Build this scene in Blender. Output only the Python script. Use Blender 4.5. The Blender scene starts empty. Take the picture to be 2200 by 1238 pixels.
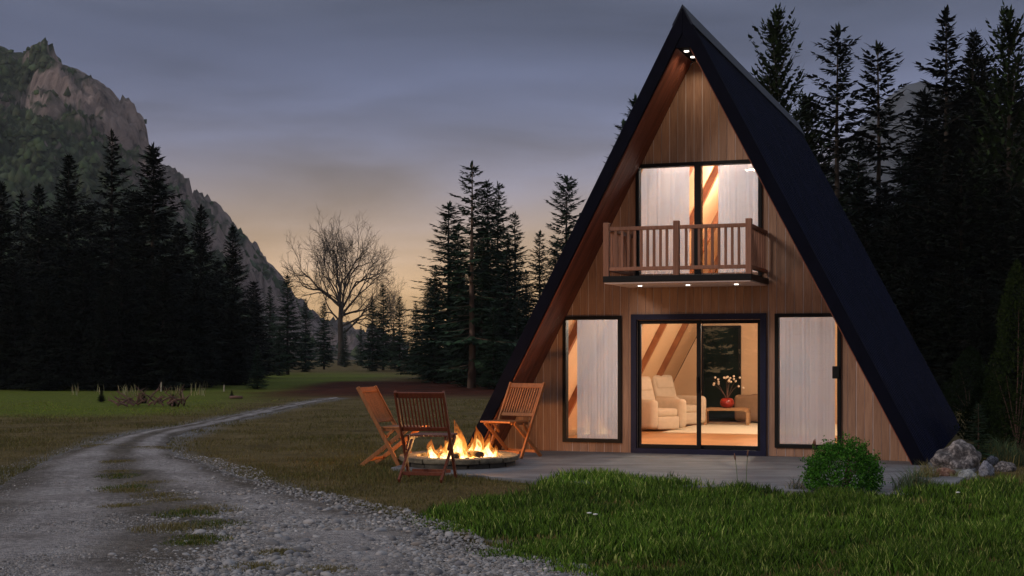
import bpy, bmesh, math, random
import numpy as np
from mathutils import Vector, Matrix, noise

R = math.radians
random.seed(7); RNG = np.random.default_rng(7)
scene = bpy.context.scene
COL = scene.collection

# ------------------------------------------------------------------ camera
F_PX, HORIZON, CAM_H = 3058.0, 760.0, 1.5          # photo is 2200 x 1238
cam_d = bpy.data.cameras.new('camera'); cam = bpy.data.objects.new('camera', cam_d); COL.objects.link(cam)
cam_d.sensor_width = 36.0; cam_d.lens = F_PX / 2200 * 36
cam_d.shift_y = (HORIZON - 619) / 2200
cam_d.clip_start = 0.1; cam_d.clip_end = 6000
cam.location = (0, 0, CAM_H); cam.rotation_euler = (R(90), 0, 0)
scene.camera = cam

# ------------------------------------------------------------------ sun + sky
SUN_AZ, SUN_EL = R(236), R(24)       # direction TO the sun, azimuth clockwise from +Y: behind the camera, to its left
sd = bpy.data.lights.new('sun', 'SUN'); sun = bpy.data.objects.new('sun', sd); COL.objects.link(sun)
sd.energy = 1.05; sd.angle = R(14); sd.color = (1.0, 0.84, 0.72)
to_sun = Vector((math.sin(SUN_AZ) * math.cos(SUN_EL), math.cos(SUN_AZ) * math.cos(SUN_EL), math.sin(SUN_EL)))
sun.rotation_euler = (-to_sun).to_track_quat('-Z', 'Y').to_euler()

world = bpy.data.worlds.new('World'); scene.world = world; world.use_nodes = True
nt = world.node_tree; nt.nodes.clear()
def wn(t): return nt.nodes.new(t)
out = wn('ShaderNodeOutputWorld'); bg = wn('ShaderNodeBackground'); bg.inputs[1].default_value = 1.0
sky = wn('ShaderNodeTexSky'); sky.sky_type = 'NISHITA'; sky.sun_disc = False
sky.sun_elevation = SUN_EL; sky.sun_rotation = SUN_AZ; sky.air_density = 1.2; sky.dust_density = 2.0
skm = wn('ShaderNodeMix'); skm.data_type = 'RGBA'; skm.blend_type = 'MULTIPLY'; skm.inputs[0].default_value = 1
skm.inputs[7].default_value = (0.05, 0.05, 0.05, 1); nt.links.new(sky.outputs[0], skm.inputs[6])
tc = wn('ShaderNodeTexCoord'); sep = wn('ShaderNodeSeparateXYZ'); nt.links.new(tc.outputs['Generated'], sep.inputs[0])
# long flat cloud banks: noise squeezed towards the horizon
mp = wn('ShaderNodeMapping'); mp.inputs['Scale'].default_value = (2.0, 2.0, 11.0); mp.inputs['Location'].default_value = (3.1, 1.7, 0.4)
nt.links.new(tc.outputs['Generated'], mp.inputs[0])
nz = wn('ShaderNodeTexNoise'); nz.inputs['Scale'].default_value = 1.6; nz.inputs['Detail'].default_value = 6; nz.inputs['Roughness'].default_value = 0.52
nz.inputs['Distortion'].default_value = 0.35
nt.links.new(mp.outputs[0], nz.inputs['Vector'])
# height in the sky, bent a little by the clouds
bend = wn('ShaderNodeMath'); bend.operation = 'MULTIPLY_ADD'; bend.inputs[1].default_value = 0.075
nt.links.new(nz.outputs[0], bend.inputs[0])
sub = wn('ShaderNodeMath'); sub.operation = 'SUBTRACT'; sub.inputs[1].default_value = 0.0375
nt.links.new(sep.outputs[2], sub.inputs[0]); nt.links.new(sub.outputs[0], bend.inputs[2])
ramp = wn('ShaderNodeValToRGB'); cr = ramp.color_ramp; cr.interpolation = 'B_SPLINE'
stops = [(0.0, (0.80, 0.50, 0.24)), (0.045, (0.74, 0.47, 0.24)), (0.095, (0.38, 0.295, 0.25)), (0.14, (0.205, 0.21, 0.305)),
         (0.185, (0.135, 0.152, 0.255)), (0.235, (0.066, 0.077, 0.132)), (0.32, (0.125, 0.138, 0.185)), (0.55, (0.30, 0.325, 0.385)), (1.0, (0.42, 0.45, 0.51))]
while len(cr.elements) < len(stops): cr.elements.new(0.5)
for e, (p, c) in zip(cr.elements, stops): e.position = p; e.color = (*c, 1)
nt.links.new(bend.outputs[0], ramp.inputs[0])
# lighter and darker banks
cl = wn('ShaderNodeMapRange'); cl.inputs[1].default_value = 0.32; cl.inputs[2].default_value = 0.68; cl.inputs[3].default_value = 0.66; cl.inputs[4].default_value = 1.42
nt.links.new(nz.outputs[0], cl.inputs[0])
clm = wn('ShaderNodeMix'); clm.data_type = 'RGBA'; clm.blend_type = 'MULTIPLY'; clm.inputs[0].default_value = 1
nt.links.new(ramp.outputs[0], clm.inputs[6]); nt.links.new(cl.outputs[0], clm.inputs[7])
skymix = wn('ShaderNodeMix'); skymix.data_type = 'RGBA'; skymix.inputs[0].default_value = 0.88
nt.links.new(skm.outputs[2], skymix.inputs[6]); nt.links.new(clm.outputs[2], skymix.inputs[7])
nt.links.new(skymix.outputs[2], bg.inputs[0]); nt.links.new(bg.outputs[0], out.inputs[0])

scene.view_settings.view_transform = 'Standard'; scene.view_settings.look = 'None'
scene.view_settings.exposure = 0.12; scene.view_settings.gamma = 1.0; scene.view_settings.use_curve_mapping = False
scene.cycles.use_denoising = True
scene.cycles.max_bounces = 8; scene.cycles.transparent_max_bounces = 24
scene.cycles.sample_clamp_indirect = 6

# ------------------------------------------------------------------ helpers
def at(px, py, Y):
    """a point at distance Y that the photograph shows at (px, py)"""
    return Vector(((px - 1100) / F_PX * Y, Y, CAM_H + (HORIZON - py) * Y / F_PX))
def gp(px, py, z=0.0):
    Y = (CAM_H - z) * F_PX / (py - HORIZON)
    return Vector(((px - 1100) / F_PX * Y, Y, z))

TH = math.atan(1100 / F_PX); TC, TS = math.cos(TH), math.sin(TH)
HY0 = CAM_H * F_PX / 216; HX0 = 400 / F_PX * HY0          # foot of the cabin's front wall, at its middle
def loc2w(u, v, z): return Vector((HX0 + u * TC + v * TS, HY0 - u * TS + v * TC, z))
def uz(px, py, v=0.0):
    k = (px - 1100) / F_PX
    u = (k * (HY0 + v * TC) - HX0 - v * TS) / (TC + k * TS)
    Y = HY0 - u * TS + v * TC
    return u, CAM_H - (py - HORIZON) * Y / F_PX
def uv(px, py, z=0.03):
    p = gp(px, py, z); dx, dy = p.x - HX0, p.y - HY0
    return dx * TC - dy * TS, dx * TS + dy * TC

def link(o, parent=None):
    COL.objects.link(o)
    if parent is not None: o.parent = parent
    return o
def tag(o, label=None, cat=None, group=None, kind=None):
    if label: o['label'] = label
    if cat: o['category'] = cat
    if group: o['group'] = group
    if kind: o['kind'] = kind
    return o
def empty(name, loc=(0, 0, 0), rz=0.0):
    o = bpy.data.objects.new(name, None); COL.objects.link(o); o.location = loc; o.rotation_euler = (0, 0, rz); o.empty_display_size = 0.2
    return o
def copy_tree(o, parent=None):
    c = o.copy(); COL.objects.link(c); c.parent = parent
    for ch in list(o.children): copy_tree(ch, c)
    return c

class MB:
    def __init__(s): s.v = []; s.f = []
    def add(s, vs, fs):
        n = len(s.v); s.v += [tuple(p) for p in vs]; s.f += [tuple(i + n for i in f) for f in fs]; return s
    def box(s, c, d, rz=0.0):
        x, y, z = d[0] / 2, d[1] / 2, d[2] / 2; m = Matrix.Rotation(rz, 3, 'Z'); c = Vector(c)
        vs = [c + m @ Vector((a * x, b * y, e * z)) for e in (-1, 1) for b in (-1, 1) for a in (-1, 1)]
        return s.add(vs, [(0, 2, 3, 1), (4, 5, 7, 6), (0, 1, 5, 4), (2, 6, 7, 3), (0, 4, 6, 2), (1, 3, 7, 5)])
    def b6(s, x0, x1, y0, y1, z0, z1): return s.box(((x0 + x1) / 2, (y0 + y1) / 2, (z0 + z1) / 2), (x1 - x0, y1 - y0, z1 - z0))
    def beam(s, p0, p1, w, h, up=(0, 0, 1)):
        p0, p1 = Vector(p0), Vector(p1); d = (p1 - p0).normalized(); a = d.cross(Vector(up))
        if a.length < 1e-5: a = d.cross(Vector((0, 1, 0)))
        a.normalize(); b = a.cross(d)
        vs = [p + a * (i * w / 2) + b * (j * h / 2) for p in (p0, p1) for j in (-1, 1) for i in (-1, 1)]
        return s.add(vs, [(0, 1, 3, 2), (4, 6, 7, 5), (0, 4, 5, 1), (2, 3, 7, 6), (0, 2, 6, 4), (1, 5, 7, 3)])
    def tube(s, pts, rs, n=6, cap=True):
        pts = [Vector(p) for p in pts]; rings = []; base = len(s.v)
        for i, p in enumerate(pts):
            d = (pts[min(i + 1, len(pts) - 1)] - pts[max(i - 1, 0)]).normalized()
            a = d.cross(Vector((0.31, 0.95, 0.07)));
            if a.length < 1e-4: a = d.cross(Vector((1, 0, 0)))
            a.normalize(); b = d.cross(a)
            for k in range(n):
                t = 2 * math.pi * k / n; s.v.append(tuple(p + (a * math.cos(t) + b * math.sin(t)) * rs[i]))
        for i in range(len(pts) - 1):
            for k in range(n):
                k2 = (k + 1) % n
                s.f.append((base + i * n + k, base + i * n + k2, base + (i + 1) * n + k2, base + (i + 1) * n + k))
        if cap:
            s.f.append(tuple(base + k for k in reversed(range(n)))); s.f.append(tuple(base + (len(pts) - 1) * n + k for k in range(n)))
        return s
    def prism_v(s, poly, v0, v1):
        """polygon in (u, z), swept from v0 to v1 along y"""
        n = len(poly); vs = [(p[0], v0, p[1]) for p in poly] + [(p[0], v1, p[1]) for p in poly]
        fs = [tuple(range(n)), tuple(reversed(range(n, 2 * n)))] + [(i, i + n, (i + 1) % n + n, (i + 1) % n) for i in range(n)]
        return s.add(vs, fs)
    def prism_z(s, poly, z0, z1):
        n = len(poly); vs = [(p[0], p[1], z0) for p in poly] + [(p[0], p[1], z1) for p in poly]
        fs = [tuple(reversed(range(n))), tuple(range(n, 2 * n))] + [(i, (i + 1) % n, (i + 1) % n + n, i + n) for i in range(n)]
        return s.add(vs, fs)
    def lathe(s, prof, n=24, c=(0, 0, 0), sx=1, sy=1):
        base = len(s.v)
        for r, z in prof:
            for k in range(n):
                t = 2 * math.pi * k / n; s.v.append((c[0] + r * sx * math.cos(t), c[1] + r * sy * math.sin(t), c[2] + z))
        for i in range(len(prof) - 1):
            for k in range(n):
                k2 = (k + 1) % n; s.f.append((base + i * n + k, base + i * n + k2, base + (i + 1) * n + k2, base + (i + 1) * n + k))
        s.f.append(tuple(base + k for k in reversed(range(n)))); s.f.append(tuple(base + (len(prof) - 1) * n + k for k in range(n)))
        return s
    def mesh(s, name, mat, smooth=False):
        me = bpy.data.meshes.new(name); me.from_pydata(s.v, [], s.f); me.materials.append(mat)
        bm = bmesh.new(); bm.from_mesh(me); bmesh.ops.recalc_face_normals(bm, faces=bm.faces); bm.to_mesh(me); bm.free()
        if smooth: me.polygons.foreach_set('use_smooth', [True] * len(me.polygons))
        return me
    def build(s, name, mat, parent=None, smooth=False, bevel=0.0, segs=2):
        o = bpy.data.objects.new(name, s.mesh(name, mat, smooth)); link(o, parent)
        if bevel:
            m = o.modifiers.new('bevel', 'BEVEL'); m.width = bevel; m.segments = segs; m.limit_method = 'ANGLE'
        return o

def big_mesh(name, V, F, mat, col=None, smooth=False):
    me = bpy.data.meshes.new(name); V = np.asarray(V, np.float32); F = np.asarray(F, np.int32); k = F.shape[1]
    me.vertices.add(len(V)); me.vertices.foreach_set('co', V.ravel())
    me.loops.add(F.size); me.loops.foreach_set('vertex_index', F.ravel())
    me.polygons.add(len(F)); me.polygons.foreach_set('loop_start', np.arange(0, F.size, k, dtype=np.int32))
    if smooth: me.polygons.foreach_set('use_smooth', np.ones(len(F), bool))
    me.update(calc_edges=True)
    if col is not None:
        a = me.color_attributes.new('tint', 'FLOAT_COLOR', 'POINT'); a.data.foreach_set('color', np.asarray(col, np.float32).ravel())
    me.materials.append(mat); return me

def inside(poly, x, y):
    x = np.asarray(x); y = np.asarray(y); r = np.zeros(x.shape, bool); n = len(poly)
    for i in range(n):
        x0, y0 = poly[i]; x1, y1 = poly[(i + 1) % n]
        if y0 == y1: continue
        c = ((y0 > y) != (y1 > y)) & (x < (x1 - x0) * (y - y0) / (y1 - y0) + x0); r ^= c
    return r

# ------------------------------------------------------------------ materials
MATS = {}
def new_mat(name):
    m = bpy.data.materials.new(name); m.use_nodes = True; n = m.node_tree; n.nodes.clear()
    o = n.nodes.new('ShaderNodeOutputMaterial'); b = n.nodes.new('ShaderNodeBsdfPrincipled'); n.links.new(b.outputs[0], o.inputs[0]); MATS[name] = m
    return m, n, b, o
def ramp_node(n, stops):
    r = n.nodes.new('ShaderNodeValToRGB'); e = r.color_ramp.elements
    while len(e) < len(stops): e.new(0.5)
    for k, (p, c) in zip(e, stops): k.position = p; k.color = (*c, 1)
    return r
def tex_noise(n, scale, detail=4, rough=0.55, stretch=(1, 1, 1), coord='Object', per_object=False, distort=0.0):
    t = n.nodes.new('ShaderNodeTexCoord'); m = n.nodes.new('ShaderNodeMapping'); m.inputs['Scale'].default_value = stretch
    n.links.new(t.outputs[coord], m.inputs[0])
    if per_object:
        oi = n.nodes.new('ShaderNodeObjectInfo'); mu = n.nodes.new('ShaderNodeMath'); mu.operation = 'MULTIPLY'; mu.inputs[1].default_value = 37.0
        n.links.new(oi.outputs['Random'], mu.inputs[0]); n.links.new(mu.outputs[0], m.inputs['Location'])
    z = n.nodes.new('ShaderNodeTexNoise'); z.inputs['Scale'].default_value = scale; z.inputs['Detail'].default_value = detail
    z.inputs['Roughness'].default_value = rough; z.inputs['Distortion'].default_value = distort
    n.links.new(m.outputs[0], z.inputs['Vector']); return z
def bump(n, b, src, strength=0.3, dist=0.01):
    k = n.nodes.new('ShaderNodeBump'); k.inputs['Strength'].default_value = strength; k.inputs['Distance'].default_value = dist
    n.links.new(src, k.inputs['Height']); n.links.new(k.outputs[0], b.inputs['Normal'])
def mixc(n, fac, a, b_, mode='MIX'):
    m = n.nodes.new('ShaderNodeMix'); m.data_type = 'RGBA'; m.blend_type = mode
    for s, i in ((fac, 0), (a, 6), (b_, 7)):
        if hasattr(s, 'is_linked') or hasattr(s, 'links'): n.links.new(s, m.inputs[i])
        elif i == 0: m.inputs[0].default_value = s
        else: m.inputs[i].default_value = (*s, 1)
    return m.outputs[2]

def plain(name, col, rough=0.6, var=0.15, scale=8.0, stretch=(1, 1, 1), metal=0.0, bmp=0.0, bdist=0.01, spec=0.5, per_object=False, vary_obj=0.0, coord='Object'):
    m, n, b, o = new_mat(name)
    z = tex_noise(n, scale, 5, 0.6, stretch, coord, per_object)
    lo = tuple(c * (1 - var) for c in col); hi = tuple(min(1, c * (1 + var)) for c in col)
    r = ramp_node(n, [(0.3, lo), (0.7, hi)]); n.links.new(z.outputs[0], r.inputs[0]); c = r.outputs[0]
    if vary_obj:
        oi = n.nodes.new('ShaderNodeObjectInfo'); mr = n.nodes.new('ShaderNodeMapRange'); mr.inputs[3].default_value = 1 - vary_obj; mr.inputs[4].default_value = 1 + vary_obj
        n.links.new(oi.outputs['Random'], mr.inputs[0]); c = mixc(n, 1.0, c, mr.outputs[0], 'MULTIPLY')
    n.links.new(c, b.inputs['Base Color']); b.inputs['Roughness'].default_value = rough; b.inputs['Metallic'].default_value = metal
    b.inputs['Specular IOR Level'].default_value = spec
    if bmp: bump(n, b, z.outputs[0], bmp, bdist)
    return m
def tinted(name, rough=0.75, spec=0.2, trans=0.0, mul=1.0):
    """colour from the mesh's own tint (each leaf, blade or pebble has its colour)"""
    m, n, b, o = new_mat(name); a = n.nodes.new('ShaderNodeAttribute'); a.attribute_name = 'tint'
    n.links.new(a.outputs['Color'], b.inputs['Base Color']); b.inputs['Roughness'].default_value = rough; b.inputs['Specular IOR Level'].default_value = spec
    if trans:
        t = n.nodes.new('ShaderNodeBsdfTranslucent'); n.links.new(a.outputs['Color'], t.inputs[0])
        mx = n.nodes.new('ShaderNodeMixShader'); mx.inputs[0].default_value = trans
        n.links.new(b.outputs[0], mx.inputs[1]); n.links.new(t.outputs[0], mx.inputs[2]); n.links.new(mx.outputs[0], o.inputs[0])
    return m
def emit(name, col, st):
    m, n, b, o = new_mat(name); b.inputs['Base Color'].default_value = (0.8, 0.8, 0.8, 1)
    b.inputs['Emission Color'].default_value = (*col, 1); b.inputs['Emission Strength'].default_value = st; return m

def wood(name, dark, light, stretch=(14, 14, 0.9), scale=2.2, rough=0.6, vary_obj=0.14, spec=0.3, knots=True):
    m, n, b, o = new_mat(name)
    z = tex_noise(n, scale, 6, 0.62, stretch, 'Object', True, 0.6)
    r = ramp_node(n, [(0.28, dark), (0.5, tuple((a + c) / 2 for a, c in zip(dark, light))), (0.72, light)]); n.links.new(z.outputs[0], r.inputs[0]); c = r.outputs[0]
    z2 = tex_noise(n, 1.3, 3, 0.5, (1, 1, 0.6), 'Object', True)
    r2 = ramp_node(n, [(0.3, (0.72, 0.70, 0.68)), (0.7, (1.15, 1.15, 1.15))]); n.links.new(z2.outputs[0], r2.inputs[0]); c = mixc(n, 0.8, c, r2.outputs[0], 'MULTIPLY')
    oi = n.nodes.new('ShaderNodeObjectInfo'); mr = n.nodes.new('ShaderNodeMapRange'); mr.inputs[3].default_value = 1 - vary_obj; mr.inputs[4].default_value = 1 + vary_obj
    n.links.new(oi.outputs['Random'], mr.inputs[0]); c = mixc(n, 1.0, c, mr.outputs[0], 'MULTIPLY')
    n.links.new(c, b.inputs['Base Color']); b.inputs['Roughness'].default_value = rough; b.inputs['Specular IOR Level'].default_value = spec
    bump(n, b, z.outputs[0], 0.25, 0.004); return m

M_PLANK = wood('plank_wood', (0.245, 0.140, 0.096), (0.42, 0.258, 0.180), scale=3.0, vary_obj=0.07)
M_GROOVE = plain('plank_groove', (0.66, 0.58, 0.58), 0.8, 0.12, 5)
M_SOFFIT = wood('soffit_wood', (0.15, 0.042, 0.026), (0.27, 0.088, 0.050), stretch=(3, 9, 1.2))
M_RAIL = wood('rail_wood', (0.17, 0.075, 0.048), (0.30, 0.145, 0.095), scale=4)
M_TEAK = wood('teak', (0.20, 0.066, 0.020), (0.37, 0.145, 0.046), stretch=(9, 9, 2), scale=5, vary_obj=0.1, spec=0.35, rough=0.5)
M_RAFTER = wood('rafter_wood', (0.22, 0.075, 0.03), (0.36, 0.14, 0.055), stretch=(2, 12, 2))
M_BLACK = plain('black_frame', (0.004, 0.004, 0.005), 0.5, 0.2, 20, spec=0.2)
M_NAVY = plain('navy_frame', (0.008, 0.010, 0.035), 0.5, 0.2, 12, spec=0.2)
M_BARGE = plain('barge_paint', (0.0025, 0.003, 0.009), 0.7, 0.25, 6, spec=0.05)
M_ROOF = plain('roof_metal', (0.0018, 0.003, 0.015), 0.65, 0.35, 3, bmp=0.1, spec=0.03)
M_RIB = plain('roof_rib_metal', (0.0075, 0.011, 0.036), 0.5, 0.4, 2.5, spec=0.08)
M_RIDGE = plain('ridge_metal', (0.010, 0.016, 0.034), 0.5, 0.3, 3, spec=0.15)
M_WHITEPANEL = plain('balcony_soffit_paint', (0.62, 0.52, 0.52), 0.6, 0.08, 4)
M_CREAM = plain('interior_lining', (0.70, 0.46, 0.27), 0.7, 0.06, 2.0)
M_FLOORIN = wood('interior_floorboards', (0.36, 0.16, 0.06), (0.58, 0.29, 0.12), stretch=(1.0, 12, 1), scale=2.5, rough=0.35)
M_RUG = plain('rug_wool', (0.75, 0.66, 0.50), 0.95, 0.08, 40, bmp=0.4)
M_SOFA = plain('cream_upholstery', (0.62, 0.50, 0.38), 0.85, 0.08, 10, bmp=0.1)
M_SOFA2 = plain('brown_upholstery', (0.28, 0.17, 0.10), 0.85, 0.1, 10, bmp=0.1)
M_TABLE = wood('table_wood', (0.28, 0.15, 0.07), (0.42, 0.24, 0.12), stretch=(1, 10, 10), scale=3)
M_VASE = plain('red_glaze', (0.26, 0.015, 0.010), 0.25, 0.25, 3, spec=0.6)
M_PETAL = plain('cream_petal', (0.75, 0.6, 0.45), 0.7, 0.1, 20)
M_DARKGLASS = plain('dark_glass', (0.006, 0.012, 0.010), 0.35, 0.5, 3, spec=0.08)
M_PICTURE = plain('picture_print', (0.10, 0.13, 0.12), 0.6, 0.6, 3.5)
M_PFRAME = plain('picture_frame_white', (0.8, 0.78, 0.76), 0.5, 0.05, 5)
M_BARK = plain('conifer_bark', (0.045, 0.033, 0.026), 0.9, 0.35, 6, (3, 3, 0.6), bmp=0.5, bdist=0.03)
M_PALEBARK = plain('pale_conifer_bark', (0.16, 0.105, 0.08), 0.9, 0.35, 6, (3, 3, 0.6), bmp=0.5, bdist=0.03)
M_DARKBARK = plain('bare_bark', (0.032, 0.023, 0.017), 0.9, 0.25, 3, bmp=0.3)
M_CONIFER = tinted('conifer_needles', 0.8, 0.15)
M_LEAF = tinted('leaf_green', 0.85, 0.08, 0.3)
M_GRASS = tinted('grass_blade', 0.75, 0.12, 0.2)
M_PEBBLE = tinted('pebble_stone', 0.8, 0.25)
M_STONE = plain('pit_stone', (0.115, 0.10, 0.072), 0.95, 0.65, 9, bmp=0.6, bdist=0.02, vary_obj=0.15)
M_DARKSTONE = plain('pit_base_stone', (0.05, 0.045, 0.038), 0.9, 0.5, 8, bmp=0.6, bdist=0.02, vary_obj=0.2)
M_CHAR = plain('charred_log', (0.02, 0.016, 0.014), 0.9, 0.5, 12, bmp=0.6, bdist=0.02)
M_ASH = plain('ash_bed', (0.10, 0.09, 0.08), 0.95, 0.5, 25, bmp=0.8, bdist=0.02)
M_EMBER = emit('ember', (1.0, 0.28, 0.04), 5.0)
M_LAMP = emit('lamp_disc', (1.0, 0.93, 0.82), 3.0)
M_SHADE = emit('lamp_shade', (1.0, 0.80, 0.50), 1.2)
M_TWIG = plain('dead_branch', (0.14, 0.075, 0.06), 0.9, 0.3, 10)
M_STAKE = plain('weathered_stake', (0.36, 0.33, 0.26), 0.9, 0.25, 10)
M_PETALW = plain('white_petal', (0.8, 0.8, 0.78), 0.6, 0.03, 20)
M_STEM = plain('stem_green', (0.07, 0.12, 0.03), 0.7, 0.2, 20)
M_SEED = plain('seed_head_brown', (0.16, 0.07, 0.045), 0.9, 0.2, 40)

def rock_mat(name, a, b_, c_):
    m, n, b, o = new_mat(name); z = tex_noise(n, 5, 7, 0.65); z2 = tex_noise(n, 17, 4, 0.6)
    r = ramp_node(n, [(0.33, a), (0.5, b_), (0.62, c_)]); n.links.new(z.outputs[0], r.inputs[0])
    r2 = ramp_node(n, [(0.35, (0.6, 0.6, 0.6)), (0.65, (1.2, 1.2, 1.2))]); n.links.new(z2.outputs[0], r2.inputs[0])
    n.links.new(mixc(n, 0.9, r.outputs[0], r2.outputs[0], 'MULTIPLY'), b.inputs['Base Color']); b.inputs['Roughness'].default_value = 0.9; bump(n, b, z2.outputs[0], 0.7, 0.03)
    return m
M_ROCK = rock_mat('rock_grey', (0.03, 0.027, 0.03), (0.12, 0.11, 0.115), (0.36, 0.33, 0.33))
M_ROCKRED = rock_mat('rock_reddish', (0.13, 0.06, 0.045), (0.27, 0.14, 0.10), (0.40, 0.26, 0.19))
M_ROCKPALE = rock_mat('rock_pale', (0.17, 0.18, 0.20), (0.36, 0.38, 0.40), (0.52, 0.53, 0.54))
M_ROCKBLUE = rock_mat('rock_blue', (0.07, 0.075, 0.11), (0.22, 0.23, 0.29), (0.36, 0.37, 0.43))

def glass_mat():
    m, n, b, o = new_mat('window_glass'); n.nodes.remove(b)
    t = n.nodes.new('ShaderNodeBsdfTransparent'); t.inputs[0].default_value = (0.96, 0.97, 0.97, 1)
    g = n.nodes.new('ShaderNodeBsdfGlossy'); g.inputs['Roughness'].default_value = 0.0
    fr = n.nodes.new('ShaderNodeFresnel'); fr.inputs[0].default_value = 1.52
    mx = n.nodes.new('ShaderNodeMixShader'); n.links.new(fr.outputs[0], mx.inputs[0]); n.links.new(t.outputs[0], mx.inputs[1]); n.links.new(g.outputs[0], mx.inputs[2])
    n.links.new(mx.outputs[0], o.inputs[0]); return m
M_GLASS = glass_mat()
def sheer_mat():
    m, n, b, o = new_mat('sheer_curtain'); b.inputs['Base Color'].default_value = (0.80, 0.84, 0.98, 1); b.inputs['Roughness'].default_value = 0.9
    tl = n.nodes.new('ShaderNodeBsdfTranslucent'); tl.inputs[0].default_value = (0.70, 0.82, 1.0, 1)
    tr = n.nodes.new('ShaderNodeBsdfTransparent')
    a = n.nodes.new('ShaderNodeMixShader'); a.inputs[0].default_value = 0.46; n.links.new(b.outputs[0], a.inputs[1]); n.links.new(tl.outputs[0], a.inputs[2])
    c = n.nodes.new('ShaderNodeMixShader'); c.inputs[0].default_value = 0.27; n.links.new(a.outputs[0], c.inputs[1]); n.links.new(tr.outputs[0], c.inputs[2])
    n.links.new(c.outputs[0], o.inputs[0]); return m
M_SHEER = sheer_mat()

# ================================================================== THE GROUND
def fbm(x, y, s, o=4): return noise.fractal(Vector((x * s, y * s, 3.7)), 1.0, 2.0, o)

LEFT_PX = [(-420, 1238), (-200, 1130), (-40, 1062), (50, 1003), (140, 967), (250, 934), (350, 914), (450, 897), (560, 876), (640, 862), (706, 852)]
RIGHT_PX = [(1262, 1245), (1080, 1180), (880, 1106), (690, 1060), (540, 1026), (455, 999), (385, 978), (356, 953), (372, 930), (470, 905), (600, 878), (672, 862), (730, 852)]
def resample(pts, n):
    P = np.array([(p.x, p.y) for p in pts]); d = np.r_[0, np.cumsum(np.hypot(*np.diff(P, axis=0).T))]; t = np.linspace(0, d[-1], n)
    # Catmull-Rom like smoothing by dense linear + moving average
    Q = np.c_[np.interp(t, d, P[:, 0]), np.interp(t, d, P[:, 1])]
    for _ in range(6): Q[1:-1] = (Q[:-2] + 2 * Q[1:-1] + Q[2:]) / 4
    return Q
NS = 420
PL = resample([Vector((-5.2, 5.0, 0))] + [gp(*p) for p in LEFT_PX], NS)
PR = resample([Vector((4.2, 5.0, 0))] + [gp(*p) for p in RIGHT_PX], NS)
PATH_POLY = [tuple(p) for p in PL[::6]] + [tuple(p) for p in PR[::-6]]
PATIO = [(-1.60, 18.75), (0.28, 16.86), (4.55, 15.05), (5.2, 16.6), (6.35, 19.3), (2.8, 21.6), (-0.75, 22.9)]
# soft 0..1 membership by sampling the signed distance to the path's banks
def path_dist(x, y):
    x = np.asarray(x, float); y = np.asarray(y, float); d = np.full(x.shape, 1e9)
    for P in (PL[::5], PR[::5]):
        for i in range(len(P) - 1):
            a, b = P[i], P[i + 1]; ab = b - a; L = ab @ ab + 1e-9
            t = np.clip(((x - a[0]) * ab[0] + (y - a[1]) * ab[1]) / L, 0, 1)
            d = np.minimum(d, np.hypot(x - a[0] - t * ab[0], y - a[1] - t * ab[1]))
    return np.where(inside(PATH_POLY, x, y), d, -d)

def ground_z(x, y):
    z = -0.055
    if y < 60:
        k = 1.0 if y < 40 else (60 - y) / 20
        z += k * 0.035 * fbm(x, y, 0.35, 3)
        # the long-grass lawn at the right swells a little
        m = max(0.0, min(1.0, (x - 0.6) / 2.0)) * max(0.0, min(1.0, (16.0 - y - (x - 1) * 0.35) / 2.5))
        z += 0.07 * m
    elif y > 60:
        z += min(1.0, (y - 60) / 60) * 0.12 * fbm(x, y, 0.05, 3)
    return z

def axis(lo, hi, dense_lo, dense_hi, step, grow=1.18):
    a = list(np.arange(dense_lo, dense_hi + 1e-6, step)); s = step; x = dense_hi
    while x < hi: s *= grow; x += s; a.append(min(x, hi))
    s = step; x = dense_lo
    while x > lo: s *= grow; x -= s; a.insert(0, max(x, lo))
    return np.array(a)
gx = axis(-3000, 3000, -14, 9, 0.16); gy = axis(-60, 3500, 6, 46, 0.18)
GX, GY = np.meshgrid(gx, gy); gshape = GX.shape
GZ = np.array([ground_z(x, y) for x, y in zip(GX.ravel(), GY.ravel())])
nx, ny = len(gx), len(gy)
idx = np.arange(nx * ny).reshape(ny, nx)
GF = np.stack([idx[:-1, :-1], idx[:-1, 1:], idx[1:, 1:], idx[1:, :-1]], -1).reshape(-1, 4)

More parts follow.
